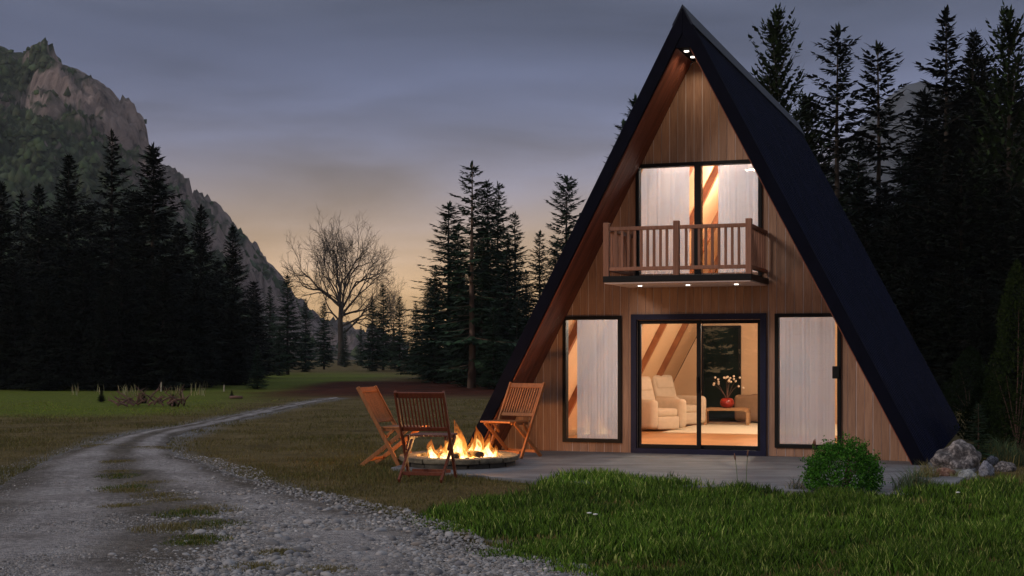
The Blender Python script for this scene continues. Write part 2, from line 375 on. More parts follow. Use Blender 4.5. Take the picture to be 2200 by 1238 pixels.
def ground_mat():
    m, n, b, o = new_mat('meadow_ground')
    a = n.nodes.new('ShaderNodeAttribute'); a.attribute_name = 'tint'; sp = n.nodes.new('ShaderNodeSeparateColor'); n.links.new(a.outputs['Color'], sp.inputs[0])
    z = tex_noise(n, 0.9, 8, 0.65); z2 = tex_noise(n, 9, 6, 0.7); z3 = tex_noise(n, 60, 3, 0.6)
    dry = ramp_node(n, [(0.3, (0.055, 0.042, 0.016)), (0.5, (0.115, 0.088, 0.036)), (0.7, (0.16, 0.12, 0.055))]); n.links.new(z.outputs[0], dry.inputs[0])
    grn = ramp_node(n, [(0.3, (0.045, 0.068, 0.008)), (0.7, (0.16, 0.19, 0.025))]); n.links.new(z2.outputs[0], grn.inputs[0])
    soil = ramp_node(n, [(0.3, (0.018, 0.004, 0.002)), (0.7, (0.085, 0.020, 0.008))]); n.links.new(z.outputs[0], soil.inputs[0])
    dust = ramp_node(n, [(0.3, (0.10, 0.098, 0.10)), (0.7, (0.24, 0.235, 0.24))]); n.links.new(z2.outputs[0], dust.inputs[0])
    c = mixc(n, sp.outputs[0], dry.outputs[0], grn.outputs[0]); c = mixc(n, sp.outputs[1], c, soil.outputs[0]); c = mixc(n, sp.outputs[2], c, dust.outputs[0])
    f = ramp_node(n, [(0.3, (0.55, 0.55, 0.55)), (0.7, (1.25, 1.25, 1.25))]); n.links.new(z3.outputs[0], f.inputs[0]); c = mixc(n, 0.8, c, f.outputs[0], 'MULTIPLY')
    n.links.new(c, b.inputs['Base Color']); b.inputs['Roughness'].default_value = 0.95; b.inputs['Specular IOR Level'].default_value = 0.1
    bump(n, b, z2.outputs[0], 0.8, 0.06); return m
M_GROUND = ground_mat()
x, y = GX.ravel(), GY.ravel(); near = (np.abs(x + 3) < 18) & (y > 4) & (y < 60)
pd = np.full(x.shape, -9.0); pd[near] = path_dist(x[near], y[near])
def sm(a, lo, hi): t = np.clip((a - lo) / (hi - lo), 0, 1); return t * t * (3 - 2 * t)
nzv = np.array([fbm(a, c, 0.25, 3) if abs(a) < 120 and c < 200 else 0 for a, c in zip(x, y)])
green = sm(y, 33, 38) * sm(-x, 6.5 , 10.5) * (1 - sm(y, 95, 130))                       # the green meadow before the left trees
green = np.maximum(green, sm(x - 0.35 * (15.6 - y) - 0.3 + nzv * 0.6, 0.0, 0.9) * (1 - sm(y, 17, 19)) * sm(y, 5, 6))
green = np.clip(green + 0.35 * nzv * (green > 0.02), 0, 1)
soil = sm(y, 46, 56) * sm(x + 12 + nzv * 3, 0, 4) * (1 - sm(y, 78, 84)) * (1 - sm(x, 4, 9) * 0.3)
dust = sm(pd + nzv * 0.25, -0.55, 0.1)
tint = np.stack([green, np.clip(soil, 0, 1), dust, np.ones_like(green)], -1)
ground = bpy.data.objects.new('ground', big_mesh('ground', np.c_[x, y, GZ], GF, M_GROUND, tint, True)); link(ground); tag(ground, kind='structure', label='brown and green meadow ground')

# the gravel track
def path_mat():
    m, n, b, o = new_mat('gravel_track')
    t = n.nodes.new('ShaderNodeTexCoord'); v = n.nodes.new('ShaderNodeTexVoronoi'); v.inputs['Scale'].default_value = 26; n.links.new(t.outputs['Object'], v.inputs['Vector'])
    v2 = n.nodes.new('ShaderNodeTexVoronoi'); v2.inputs['Scale'].default_value = 70; n.links.new(t.outputs['Object'], v2.inputs['Vector'])
    z = tex_noise(n, 0.8, 6, 0.6); z2 = tex_noise(n, 12, 5, 0.65)
    r = ramp_node(n, [(0.3, (0.19, 0.18, 0.178)), (0.5, (0.30, 0.292, 0.297)), (0.7, (0.40, 0.395, 0.405))]); n.links.new(z.outputs[0], r.inputs[0])
    s = ramp_node(n, [(0.0, (0.65, 0.65, 0.67)), (1.0, (1.3, 1.27, 1.25))]); sp = n.nodes.new('ShaderNodeSeparateColor'); n.links.new(v.outputs['Color'], sp.inputs[0]); n.links.new(sp.outputs[0], s.inputs[0])
    c = mixc(n, 0.6, r.outputs[0], s.outputs[0], 'MULTIPLY')
    f = ramp_node(n, [(0.35, (0.6, 0.58, 0.56)), (0.65, (1.15, 1.15, 1.15))]); n.links.new(z2.outputs[0], f.inputs[0]); c = mixc(n, 0.8, c, f.outputs[0], 'MULTIPLY')
    a_ = n.nodes.new('ShaderNodeAttribute'); a_.attribute_name = 'tint'; tr_ = ramp_node(n, [(0.1, (0.50, 0.46, 0.40)), (0.8, (1.22, 1.20, 1.20))]); n.links.new(a_.outputs['Fac'], tr_.inputs[0]); c = mixc(n, 1.0, c, tr_.outputs[0], 'MULTIPLY')
    n.links.new(c, b.inputs['Base Color']); b.inputs['Roughness'].default_value = 0.95; b.inputs['Specular IOR Level'].default_value = 0.15
    ad = n.nodes.new('ShaderNodeMath'); ad.operation = 'ADD'; n.links.new(v.outputs['Distance'], ad.inputs[0]); n.links.new(v2.outputs['Distance'], ad.inputs[1])
    inv = n.nodes.new('ShaderNodeMath'); inv.operation = 'SUBTRACT'; inv.inputs[0].default_value = 1; n.links.new(ad.outputs[0], inv.inputs[1])
    bump(n, b, inv.outputs[0], 0.9, 0.03); return m
M_PATH = path_mat()
NT = 36; vs = []; ptint = []
for i in range(NS):
    for j in range(NT):
        t = j / (NT - 1); w = np.hypot(*(PR[i] - PL[i])); e = 0.14 * fbm(PL[i][0] * 1.0 + j, PL[i][1], 1.2, 3) * (abs(t - 0.5) * 2) ** 6 * min(1, w / 3)
        p = PL[i] + (PR[i] - PL[i]) * t; q = p + (PR[i] - PL[i]) / (w + 1e-6) * (e if t > 0.5 else -e)
        edge = min(t, 1 - t) * w
        z = ground_z(q[0], q[1]) + 0.004 + min(1, edge / 0.4) * (0.012 + 0.02 * (1 + fbm(q[0], q[1], 1.1, 3)))
        vs.append((q[0], q[1], z)); tk = max(math.exp(-((t - .24) / .13) ** 2), math.exp(-((t - .72) / .14) ** 2)) + .35 * fbm(q[0], q[1], .8, 3); tk = max(0, min(1, tk)); ptint.append((tk, tk, tk, 1))
idx = np.arange(NS * NT).reshape(NS, NT); PF = np.stack([idx[:-1, :-1], idx[:-1, 1:], idx[1:, 1:], idx[1:, :-1]], -1).reshape(-1, 4)
path = bpy.data.objects.new('gravel_path', big_mesh('gravel_path', np.array(vs), PF, M_PATH, np.array(ptint), True)); link(path); tag(path, kind='structure', label='grey gravel track curving across the meadow')
PZ = np.array(vs)[:, 2].reshape(NS, NT)

# pebbles: a few hundred big ones as stones of their own, the rest one gravel layer
def ico(sub):
    bm = bmesh.new(); bmesh.ops.create_icosphere(bm, subdivisions=sub, radius=1.0); V = np.array([v.co[:] for v in bm.verts]); F = np.array([[v.index for v in f.verts] for f in bm.faces]); bm.free(); return V, F
def stone_mesh(name, seed, sub, flat, mat, rough=0.25, tint_c=None, freq=1.1):
    V, F = ico(sub); out_v = []
    for p in V:
        v = Vector(p); d = 1 + rough * noise.fractal(v * freq + Vector((seed * 3.1, seed, -seed)), 1.0, 2.0, 3); out_v.append((v.x * d, v.y * d * 0.8, v.z * d * flat))
    col = None if tint_c is None else np.tile([*tint_c, 1], (len(V), 1))
    return big_mesh(name, np.array(out_v), F, mat, col, True)
peb_cols = [(0.28, 0.28, 0.295), (0.23, 0.225, 0.23), (0.17, 0.17, 0.185), (0.34, 0.33, 0.335), (0.24, 0.215, 0.20), (0.13, 0.13, 0.14)]
peb_meshes = [stone_mesh('pebble', k, 2, 0.55 + 0.06 * (k % 3), M_PEBBLE, 0.22, peb_cols[k % 6]) for k in range(12)]
def strip_pt(i, t):
    p = PL[i] + (PR[i] - PL[i]) * t; return p, PZ[i][min(NT - 1, int(t * (NT - 1)))]
# where the photo shows the big pebbles: lower middle of the frame
cnt = 0; tries = 0
while cnt < 290 and tries < 20000:
    tries += 1; px = random.gauss(640, 300); py = random.uniform(1085, 1250) if random.random() < 0.8 else random.uniform(1000, 1100)
    if not (-60 < px < 1230) or (px < 330 and random.random() < .6): continue
    p = gp(px, py, -0.03)
    if not inside(PATH_POLY, [p.x], [p.y])[0]: continue
    o = bpy.data.objects.new('pebble', random.choice(peb_meshes)); link(o, path)
    big = 1.0 if px > 420 else (0.5 if px < 300 else .7)
    s = min(0.07, 0.020 + abs(random.gauss(0, 0.014))) * big
    zz = ground_z(p.x, p.y) + 0.034
    o.location = (p.x, p.y, zz + s * 0.12); o.scale = (s * random.uniform(0.9, 1.35), s, s); o.rotation_euler = (random.uniform(-.3, .3), random.uniform(-.3, .3), random.uniform(0, 6.28)); cnt += 1
# gravel layer
def gravel(n, ico_sub, smin, smax, ymax, edge=False):
    V0, F0 = ico(ico_sub) if ico_sub else (np.array([(1, 0, 0), (-1, 0, 0), (0, 1, 0), (0, -1, 0), (0, 0, 1.)]), np.array([(0, 2, 4), (2, 1, 4), (1, 3, 4), (3, 0, 4)]))
    Y = 1 / RNG.uniform(1 / ymax, 1 / 8.6, n * 3); X = RNG.uniform(-0.44, 0.12, n * 3) * Y
    d = path_dist(X, Y); nzz = np.array([fbm(a, c, 0.55, 3) for a, c in zip(X, Y)])
    cross = np.array([fbm(a * 1.0, c * 1.0, 0.33, 2) for a, c in zip(X, Y)])
    keep = (d > -0.22 + 0.3 * nzz) & (RNG.random(len(X)) < np.clip(0.62 + 0.9 * cross + 0.25 * nzz, 0.1, 1.0))
    X, Y = X[keep][:n], Y[keep][:n]; N = len(X)
    s = (smin + (smax - smin) * RNG.random(N) ** 2.4) * np.clip(1.0 + 0.9 * (X / Y + 0.20) / 0.12, 0.55, 1.0)
    a = RNG.uniform(0, 6.28, N); ca, sa = np.cos(a), np.sin(a); sxx = s * RNG.uniform(0.9, 1.4, N); syy = s * RNG.uniform(0.7, 1.0, N); szz = s * RNG.uniform(0.45, 0.75, N)
    W = V0[None] * (1 + 0.22 * RNG.standard_normal((N, len(V0), 1)).clip(-1.4, 1.4)); W = W * np.stack([sxx, syy, szz], -1)[:, None, :]
    Zg = np.array([ground_z(p, q) for p, q in zip(X, Y)]) + 0.03
    Vx = W[..., 0] * ca[:, None] - W[..., 1] * sa[:, None] + X[:, None]; Vy = W[..., 0] * sa[:, None] + W[..., 1] * ca[:, None] + Y[:, None]; Vz = W[..., 2] + (Zg + szz * 0.1)[:, None]
    g = RNG.uniform(0.11, 0.34, N) ** 1.0; g = np.where(RNG.random(N) < 0.06, g * 1.5, g); w = RNG.normal(0, 0.018, N)
    C = np.stack([g * (1.05 + w * 2), g, g * (0.99 - w * 2), np.ones(N)], -1).repeat(len(V0), 0)
    return np.stack([Vx, Vy, Vz], -1).reshape(-1, 3), (F0[None] + (np.arange(N) * len(V0))[:, None, None]).reshape(-1, 3), C
g1 = gravel(20000, 1, 0.008, 0.028, 17.0); g2 = gravel(60000, 0, 0.006, 0.020, 30.0)
gV = np.r_[g1[0], g2[0]]; gF = np.r_[g1[1], g2[1] + len(g1[0])]; gC = np.r_[g1[2], g2[2]]
gr = bpy.data.objects.new('gravel', big_mesh('gravel', gV, gF, M_PEBBLE, gC, False)); link(gr, path); gr['kind'] = 'stuff'

# patio slab
def patio_mat():
    m, n, b, o = new_mat('patio_concrete'); z = tex_noise(n, 1.2, 8, 0.65, (1, 2.5, 1)); z2 = tex_noise(n, 45, 4, 0.6)
    r = ramp_node(n, [(0.3, (0.06, 0.062, 0.070)), (0.5, (0.14, 0.143, 0.158)), (0.70, (0.22, 0.225, 0.245))]); n.links.new(z.outputs[0], r.inputs[0])
    f = ramp_node(n, [(0.3, (0.75, 0.75, 0.75)), (0.7, (1.15, 1.15, 1.15))]); n.links.new(z2.outputs[0], f.inputs[0])
    n.links.new(mixc(n, 0.8, r.outputs[0], f.outputs[0], 'MULTIPLY'), b.inputs['Base Color']); b.inputs['Roughness'].default_value = 0.75; bump(n, b, z2.outputs[0], 0.3, 0.006); return m
patio = MB().prism_z(PATIO, -0.15, 0.0).build('patio', patio_mat(), None, False, 0.012); tag(patio, kind='structure', label='grey concrete patio in front of the cabin')

# grass ------------------------------------------------------------
def blades(X, Y, Z, H, W, lean, cols, name, mat, parent=None, tri=3):
    N = len(X); a = RNG.uniform(0, 6.28, N); d = RNG.uniform(0, 6.28, N); L = lean * H * RNG.uniform(0.3, 1.0, N)
    wx, wy = np.cos(a) * W / 2, np.sin(a) * W / 2; lx, ly = np.cos(d) * L, np.sin(d) * L
    z0 = np.zeros(N)
    P = [(X - wx, Y - wy, Z - 0.01), (X + wx, Y + wy, Z - 0.01)]
    if tri == 3:
        P += [(X - wx * .8 + lx * .35, Y - wy * .8 + ly * .35, Z + H * .6), (X + wx * .8 + lx * .35, Y + wy * .8 + ly * .35, Z + H * .6), (X + lx, Y + ly, Z + H * (1 - 0.25 * lean))]
        F = np.array([(0, 1, 3), (0, 3, 2), (2, 3, 4)])
    else:
        P += [(X + lx, Y + ly, Z + H)]; F = np.array([(0, 1, 2)])
    V = np.stack([np.stack(p, -1) for p in P], 1); k = V.shape[1]
    C = np.c_[cols, np.ones(N)].repeat(k, 0)
    me = big_mesh(name, V.reshape(-1, 3), (F[None] + (np.arange(N) * k)[:, None, None]).reshape(-1, 3), mat, C)
    o = bpy.data.objects.new(name, me); link(o, parent); return o
def gcol(N, base, var=0.3, dry=0.15, dryc=(0.22, 0.18, 0.07)):
    c = np.array(base)[None] * RNG.uniform(1 - var, 1 + var, (N, 1)) * RNG.uniform(0.9, 1.1, (N, 3))
    k = (RNG.random(N) < dry)[:, None]; return np.where(k, np.array(dryc)[None] * RNG.uniform(0.6, 1.2, (N, 1)), c)
# the long green grass at the right of the track: edge follows what the photo shows
LAWN = [tuple(gp(*p).xy) for p in [(880, 1108), (1010, 1085), (1120, 1066), (1178, 1040), (1250, 1024), (1330, 1020), (1430, 1028), (1520, 1045), (1600, 1052), (1720, 1058), (1900, 1062), (1990, 1052), (2100, 1040), (2200, 1028), (2420, 1020)]] + [(9.5, 8.0), (4.6, 7.2), (1.2, 8.4)] + [tuple(gp(*p).xy) for p in [(1290, 1250), (1150, 1192), (1000, 1140)]]
n = 520000; Y = 1 / RNG.uniform(1 / 17.5, 1 / 8.3, n); X = RNG.uniform(-0.08, 0.47, n) * Y
jx = np.array([fbm(a, c, 1.4, 3) for a, c in zip(X, Y)]); ok = inside(LAWN, X + 0.38 * jx + RNG.normal(0, .07, n), Y + 0.3 * jx); X, Y = X[ok], Y[ok]
cl_n = np.array([fbm(a, c, 1.6, 3) for a, c in zip(X, Y)]); cl2 = np.array([fbm(a + 31, c, 0.5, 2) for a, c in zip(X, Y)])
ok = RNG.random(len(X)) < np.clip(0.72 + 0.8 * cl_n, 0.22, 1); X, Y, cl_n, cl2 = X[ok][:165000], Y[ok][:165000], cl_n[ok][:165000], cl2[ok][:165000]
Z = np.array([ground_z(a, c) for a, c in zip(X, Y)]); N = len(X)
pdl = -path_dist(X, Y); H = (0.130 + 0.08 * cl_n.clip(-1, 1) + 0.03 * cl2) * RNG.uniform(0.5, 1.3, N) * np.clip(0.45 + pdl * 0.6, 0.4, 1); H = H.clip(0.03, 0.2)
c = gcol(N, (0.066, 0.124, 0.015), 0.8, 0.09, (0.33, 0.39, 0.11)) * (1 + 0.5 * cl2[:, None].clip(-1, 1))
dead = ((cl_n + 0.5 * cl2 < -0.42) & (RNG.random(N) < .5))[:, None]; c = np.where(dead, gcol(N, (0.17, 0.14, 0.05), .4, 0), c)
tag(blades(X, Y, Z, H, 0.0115 * (0.7 + 0.03 * Y), 0.40, c.clip(0.01, 1), 'long_grass', M_GRASS), 'long green grass in the right foreground', 'grass', kind='stuff')
# short dry meadow turf
n = 560000; Y = 1 / RNG.uniform(1 / 48.0, 1 / 9.0, n); X = RNG.uniform(-0.46, 0.40, n) * Y
d = np.full(n, -9.0); d = path_dist(X, Y); nzz = np.array([fbm(a, c, 0.5, 3) for a, c in zip(X, Y)])
ok = (d < -0.02 + 0.12 * nzz) & ~inside(LAWN, X, Y) & ~inside(PATIO, X, Y) & ~((Y > 21) & (X > -0.6 ) & (Y < 36) & (X < 9)) & (RNG.random(n) < np.clip(0.6 + 0.9 * nzz, 0.2, 1))
X, Y, nzz = X[ok][:190000], Y[ok][:190000], nzz[ok][:190000]; N = len(X); Z = np.array([ground_z(a, c) for a, c in zip(X, Y)])
gm = sm(Y, 33, 38) * sm(-X, 6.5, 10.5)
c = gcol(N, (0.125, 0.105, 0.036), 0.4, 0.3, (0.19, 0.15, 0.07)); cg = gcol(N, (0.17, 0.22, 0.03), 0.35, 0.15)
mid = np.clip(0.42 + 0.8 * nzz, 0, 1)[:, None] * (RNG.random((N, 1)) < 0.55); c = c * (1 - 0.6 * mid) + np.array([(0.06, 0.085, 0.022)]) * 0.6 * mid
c = np.where((RNG.random(N) < gm)[:, None], cg, c)
tag(blades(X, Y, Z, RNG.uniform(0.02, 0.055, N) * (1 + 0.5 * nzz.clip(-1, 1)), 0.009 * (0.5 + Y / 22), 0.8, c, 'meadow_turf', M_GRASS, None, 1), 'short dry brown grass of the meadow', 'grass', kind='stuff')
# tufts growing in the middle of the track, each its own plant
def tuft(name, p, rad, hgt, nb, base, label, group=None, dry=0.2, lean=0.7, cat='grass tuft', w=0.006):
    a = RNG.uniform(0, 6.28, nb); r = rad * RNG.random(nb) ** 0.7; X = r * np.cos(a); Y = r * np.sin(a)
    o = blades(X, Y, np.zeros(nb) - 0.0, hgt * RNG.uniform(0.45, 1.1, nb) * (1 - 0.4 * r / rad), np.full(nb, w), lean, gcol(nb, base, 0.35, dry), name, M_GRASS)
    o['kind'] = 'stuff'; e = empty(name, p); o.name = 'blades'; o.parent = e; tag(e, label, cat, group); return e
ORD = ['nearest', 'second nearest', 'third nearest', 'fourth nearest', 'fifth nearest', 'sixth nearest', 'seventh nearest', 'eighth nearest', 'ninth nearest', 'tenth nearest', 'eleventh nearest', 'twelfth nearest', 'thirteenth nearest', 'fourteenth nearest', 'fifteenth nearest']
TUFTS = [(255, 1018, .20, .05, 0), (262, 993, .22, .045, 0), (285, 1050, .30, .06, 1), (255, 1026, .22, .06, 1), (335, 1040, .26, .05, 0), (275, 1058, .22, .07, 0), (345, 1068, .24, .05, 0), (380, 1080, .22, .05, 0),
                          (270, 1092, .20, .06, 0), (440, 1098, .28, .07, 0), (400, 1108, .22, .07, 1), (375, 1140, .28, .08, 0), (425, 1165, .20, .07, 1), (465, 1130, .22, .06, 1), (405, 1178, .16, .06, 1), (600, 1192, .14, .05, 0), (545, 1225, .16, .05, 0), (225, 958, .26, .045, 0), (320, 962, .25, .04, 0), (700, 1232, .18, .05, 0)]
for g, word in ((0, 'dry straw'), (1, 'green')):
    for k, (px, py, r, h, _) in enumerate(sorted([t_ for t_ in TUFTS if t_[4] == g], key=lambda t_: -t_[1])):
        p = gp(px, py, -0.03); tuft('grass_tuft', (p.x, p.y, ground_z(p.x, p.y) + 0.02), r * 1.45, h * 1.15, 800, (0.07, 0.10, 0.02) if g else (0.16, 0.14, 0.06), ORD[k] + ' %s grass tuft in the middle of the gravel track' % word, 'tufts in the track')

# ================================================================== MOUNTAINS
def mountain_mat():
    m, n, b, o = new_mat('mountain_slope')
    z = tex_noise(n, 0.018, 7, 0.62, (1, 1, 0.7)); z2 = tex_noise(n, 0.14, 8, 0.72, (1, 1, 0.30), distort=0.6); z3 = tex_noise(n, 0.5, 4, 0.7)
    rock = ramp_node(n, [(0.34, (0.05, 0.042, 0.046)), (0.46, (0.22, 0.175, 0.17)), (0.66, (0.36, 0.29, 0.275))]); n.links.new(z2.outputs[0], rock.inputs[0])
    veg = ramp_node(n, [(0.3, (0.018, 0.028, 0.020)), (0.7, (0.062, 0.080, 0.042))]); n.links.new(z3.outputs[0], veg.inputs[0])
    g = n.nodes.new('ShaderNodeNewGeometry'); s = n.nodes.new('ShaderNodeSeparateXYZ'); n.links.new(g.outputs['Normal'], s.inputs[0])
    k = n.nodes.new('ShaderNodeMath'); k.operation = 'MULTIPLY_ADD'; k.inputs[1].default_value = 0.9; n.links.new(z.outputs[0], k.inputs[0]); n.links.new(s.outputs[2], k.inputs[2])
    at_ = n.nodes.new('ShaderNodeAttribute'); at_.attribute_name = 'tint'; k2 = n.nodes.new('ShaderNodeMath'); k2.operation = 'SUBTRACT'; n.links.new(k.outputs[0], k2.inputs[0]); n.links.new(at_.outputs['Fac'], k2.inputs[1])
    f = ramp_node(n, [(0.28, (0, 0, 0)), (0.58, (1, 1, 1))]); n.links.new(k2.outputs[0], f.inputs[0])
    n.links.new(mixc(n, f.outputs[0], rock.outputs[0], veg.outputs[0]), b.inputs['Base Color']); b.inputs['Roughness'].default_value = 0.95; b.inputs['Specular IOR Level'].default_value = 0.1
    bump(n, b, z2.outputs[0], 1.0, 4.0); return m
M_MOUNT = mountain_mat()
def mountain(name, prof, y_foot, y_ridge, ncol, nrow, amp, label, seed):
    px = np.linspace(prof[0][0], prof[-1][0], ncol); py = np.interp(px, [p[0] for p in prof], [p[1] for p in prof]); V = []; RK = []
    for i in range(ncol):
        for j in range(nrow):
            t = j / (nrow - 1) * 1.35
            Y = y_foot + (y_ridge - y_foot) * t
            Hh = CAM_H + (HORIZON - py[i]) * y_ridge / F_PX
            X = (px[i] - 1100) / F_PX * Y
            s = t if t <= 1 else 1 - (t - 1) * 1.4
            s = s + 0.035 * math.sin(t * 17 + 2.5 * noise.noise(Vector((X * .01, seed, 0)))) * (1 - abs(2 * min(t, 1) - 1)) # ledges
            q = Vector((X * 0.022, Y * 0.022, seed)); r = noise.fractal(q, 0.42, 2.1, 7); rid = noise.ridged_multi_fractal(Vector((X * 0.018, Y * 0.006, seed + 5)), 1.0, 2.0, 4, 1.0, 2.0)
            w = min(1, t * 2.5) * (0.25 if 0.93 < t < 1.04 else 1)
            V.append((X + amp * 0.6 * noise.noise(q * 2 + Vector((7, 0, 0))) * w, Y + amp * 1.2 * (rid - 1.0) * w, max(-2, Hh * s + amp * r * w))); RK.append(max(0, min(1, (t - 0.42) * 1.2 + 0.12 + (px[i] - 150) / 420 * 0.7 + 1.15 * noise.fractal(Vector((X * .011, Y * .011, seed + 3)), 1.0, 2.0, 4))))
    idx = np.arange(ncol * nrow).reshape(ncol, nrow); F = np.stack([idx[:-1, :-1], idx[1:, :-1], idx[1:, 1:], idx[:-1, 1:]], -1).reshape(-1, 4)
    o = bpy.data.objects.new(name, big_mesh(name, np.array(V), F, M_MOUNT, np.stack([RK, RK, RK, np.ones(len(RK))], -1), False)); link(o); tag(o, label, 'mountain', kind='structure'); return o, np.array(V).reshape(ncol, nrow, 3), np.array(RK).reshape(ncol, nrow)
LPROF = [(-900, -60), (-500, 20), (-200, 60), (-60, 82), (0, 92), (22, 103), (45, 112), (58, 112), (64, 96), (80, 90), (100, 100), (108, 106), (118, 122), (128, 132), (131, 142), (165, 147), (195, 160), (240, 190), (258, 214), (285, 232), (300, 240), (304, 254), (316, 258), (320, 272), (321, 300), (335, 330), (352, 348), (375, 360), (392, 372), (402, 392), (405, 408), (430, 428), (458, 448), (480, 470), (500, 492), (525, 518), (548, 548), (570, 566), (592, 584), (606, 594), (622, 625), (680, 690), (760, 735), (860, 752)]
mnt, MV, MR = mountain('mountain', LPROF, 330, 640, 330, 150, 9.0, 'steep rocky mountain with green scrub rising on the left', 2.3)
def far_rock():
    return plain('far_grey_rock', (0.085, 0.095, 0.115), 0.95, 0.3, 0.05, spec=0.1, bmp=0.5, bdist=4.0)
RPROF = [(1500, 700), (1640, 520), (1760, 380), (1850, 265), (1905, 205), (1945, 176), (1985, 165), (2060, 190), (2150, 240), (2300, 300), (2600, 400), (3000, 600)]
mnt2, _, _ = mountain('far_mountain', RPROF, 520, 830, 120, 60, 9.0, 'faint far mountain between the trees on the right', 9.1)
mnt2.data.materials[0] = far_rock()
# scrub and woods on the mountain: one mass
def scrub(MV, n):
    nc, nr, _ = MV.shape; V0 = np.array([(1, 0, 0), (-.5, .87, 0), (-.5, -.87, 0), (0.1, 0.05, 1.0), (.6, .5, .5), (-.8, .1, .55), (.2, -.8, .45)]); F0 = np.array([(0, 4, 3), (4, 1, 3), (1, 5, 3), (5, 2, 3), (2, 6, 3), (6, 0, 3), (0, 1, 4), (1, 2, 5), (2, 0, 6)])
    i = RNG.integers(1, nc - 1, n); j = RNG.integers(8, int(nr * 0.76), n); fi = RNG.random(n)
    P = MV[i, j] * (1 - fi[:, None]) + MV[i - 1, j - 1] * fi[:, None]
    e1 = MV[i + 1 - 1, j] - MV[i - 1, j]; e2 = MV[i, j] - MV[i, j - 1]; nn = np.cross(e1, e2); nn /= np.linalg.norm(nn, axis=1)[:, None] + 1e-9
    steep = np.abs(nn[:, 2]); fb = np.array([noise.fractal(Vector(p) * 0.02, 1.0, 2.0, 3) for p in P])
    keep = (MR[i, j] + 0.2 * RNG.standard_normal(n)) < 0.45; P = P[keep]; N = len(P)
    s = RNG.uniform(0.8, 2.1, N); hh = s * RNG.uniform(0.9, 1.9, N); a = RNG.uniform(0, 6.28, N)
    W = V0[None] * (1 + 0.25 * RNG.standard_normal((N, 7, 1))); X = (W[..., 0] * np.cos(a)[:, None] - W[..., 1] * np.sin(a)[:, None]) * s[:, None] + P[:, 0:1]; Y = (W[..., 0] * np.sin(a)[:, None] + W[..., 1] * np.cos(a)[:, None]) * s[:, None] + P[:, 1:2]; Z = W[..., 2] * hh[:, None] + P[:, 2:3] - 0.3
    g = RNG.uniform(0.5, 1.5, N); C = np.stack([0.042 * g, 0.060 * g * RNG.uniform(.85, 1.15, N), 0.028 * g, np.ones(N)], -1).repeat(7, 0)
    return np.stack([X, Y, Z], -1).reshape(-1, 3), (F0[None] + (np.arange(N) * 7)[:, None, None]).reshape(-1, 3), C
sv, sf, sc = scrub(MV, 30000)
o = bpy.data.objects.new('mountain_scrub', big_mesh('mountain_scrub', sv, sf, M_CONIFER, sc)); link(o); tag(o, 'green scrub and far woods covering the mountain slope', 'scrub', kind='stuff')

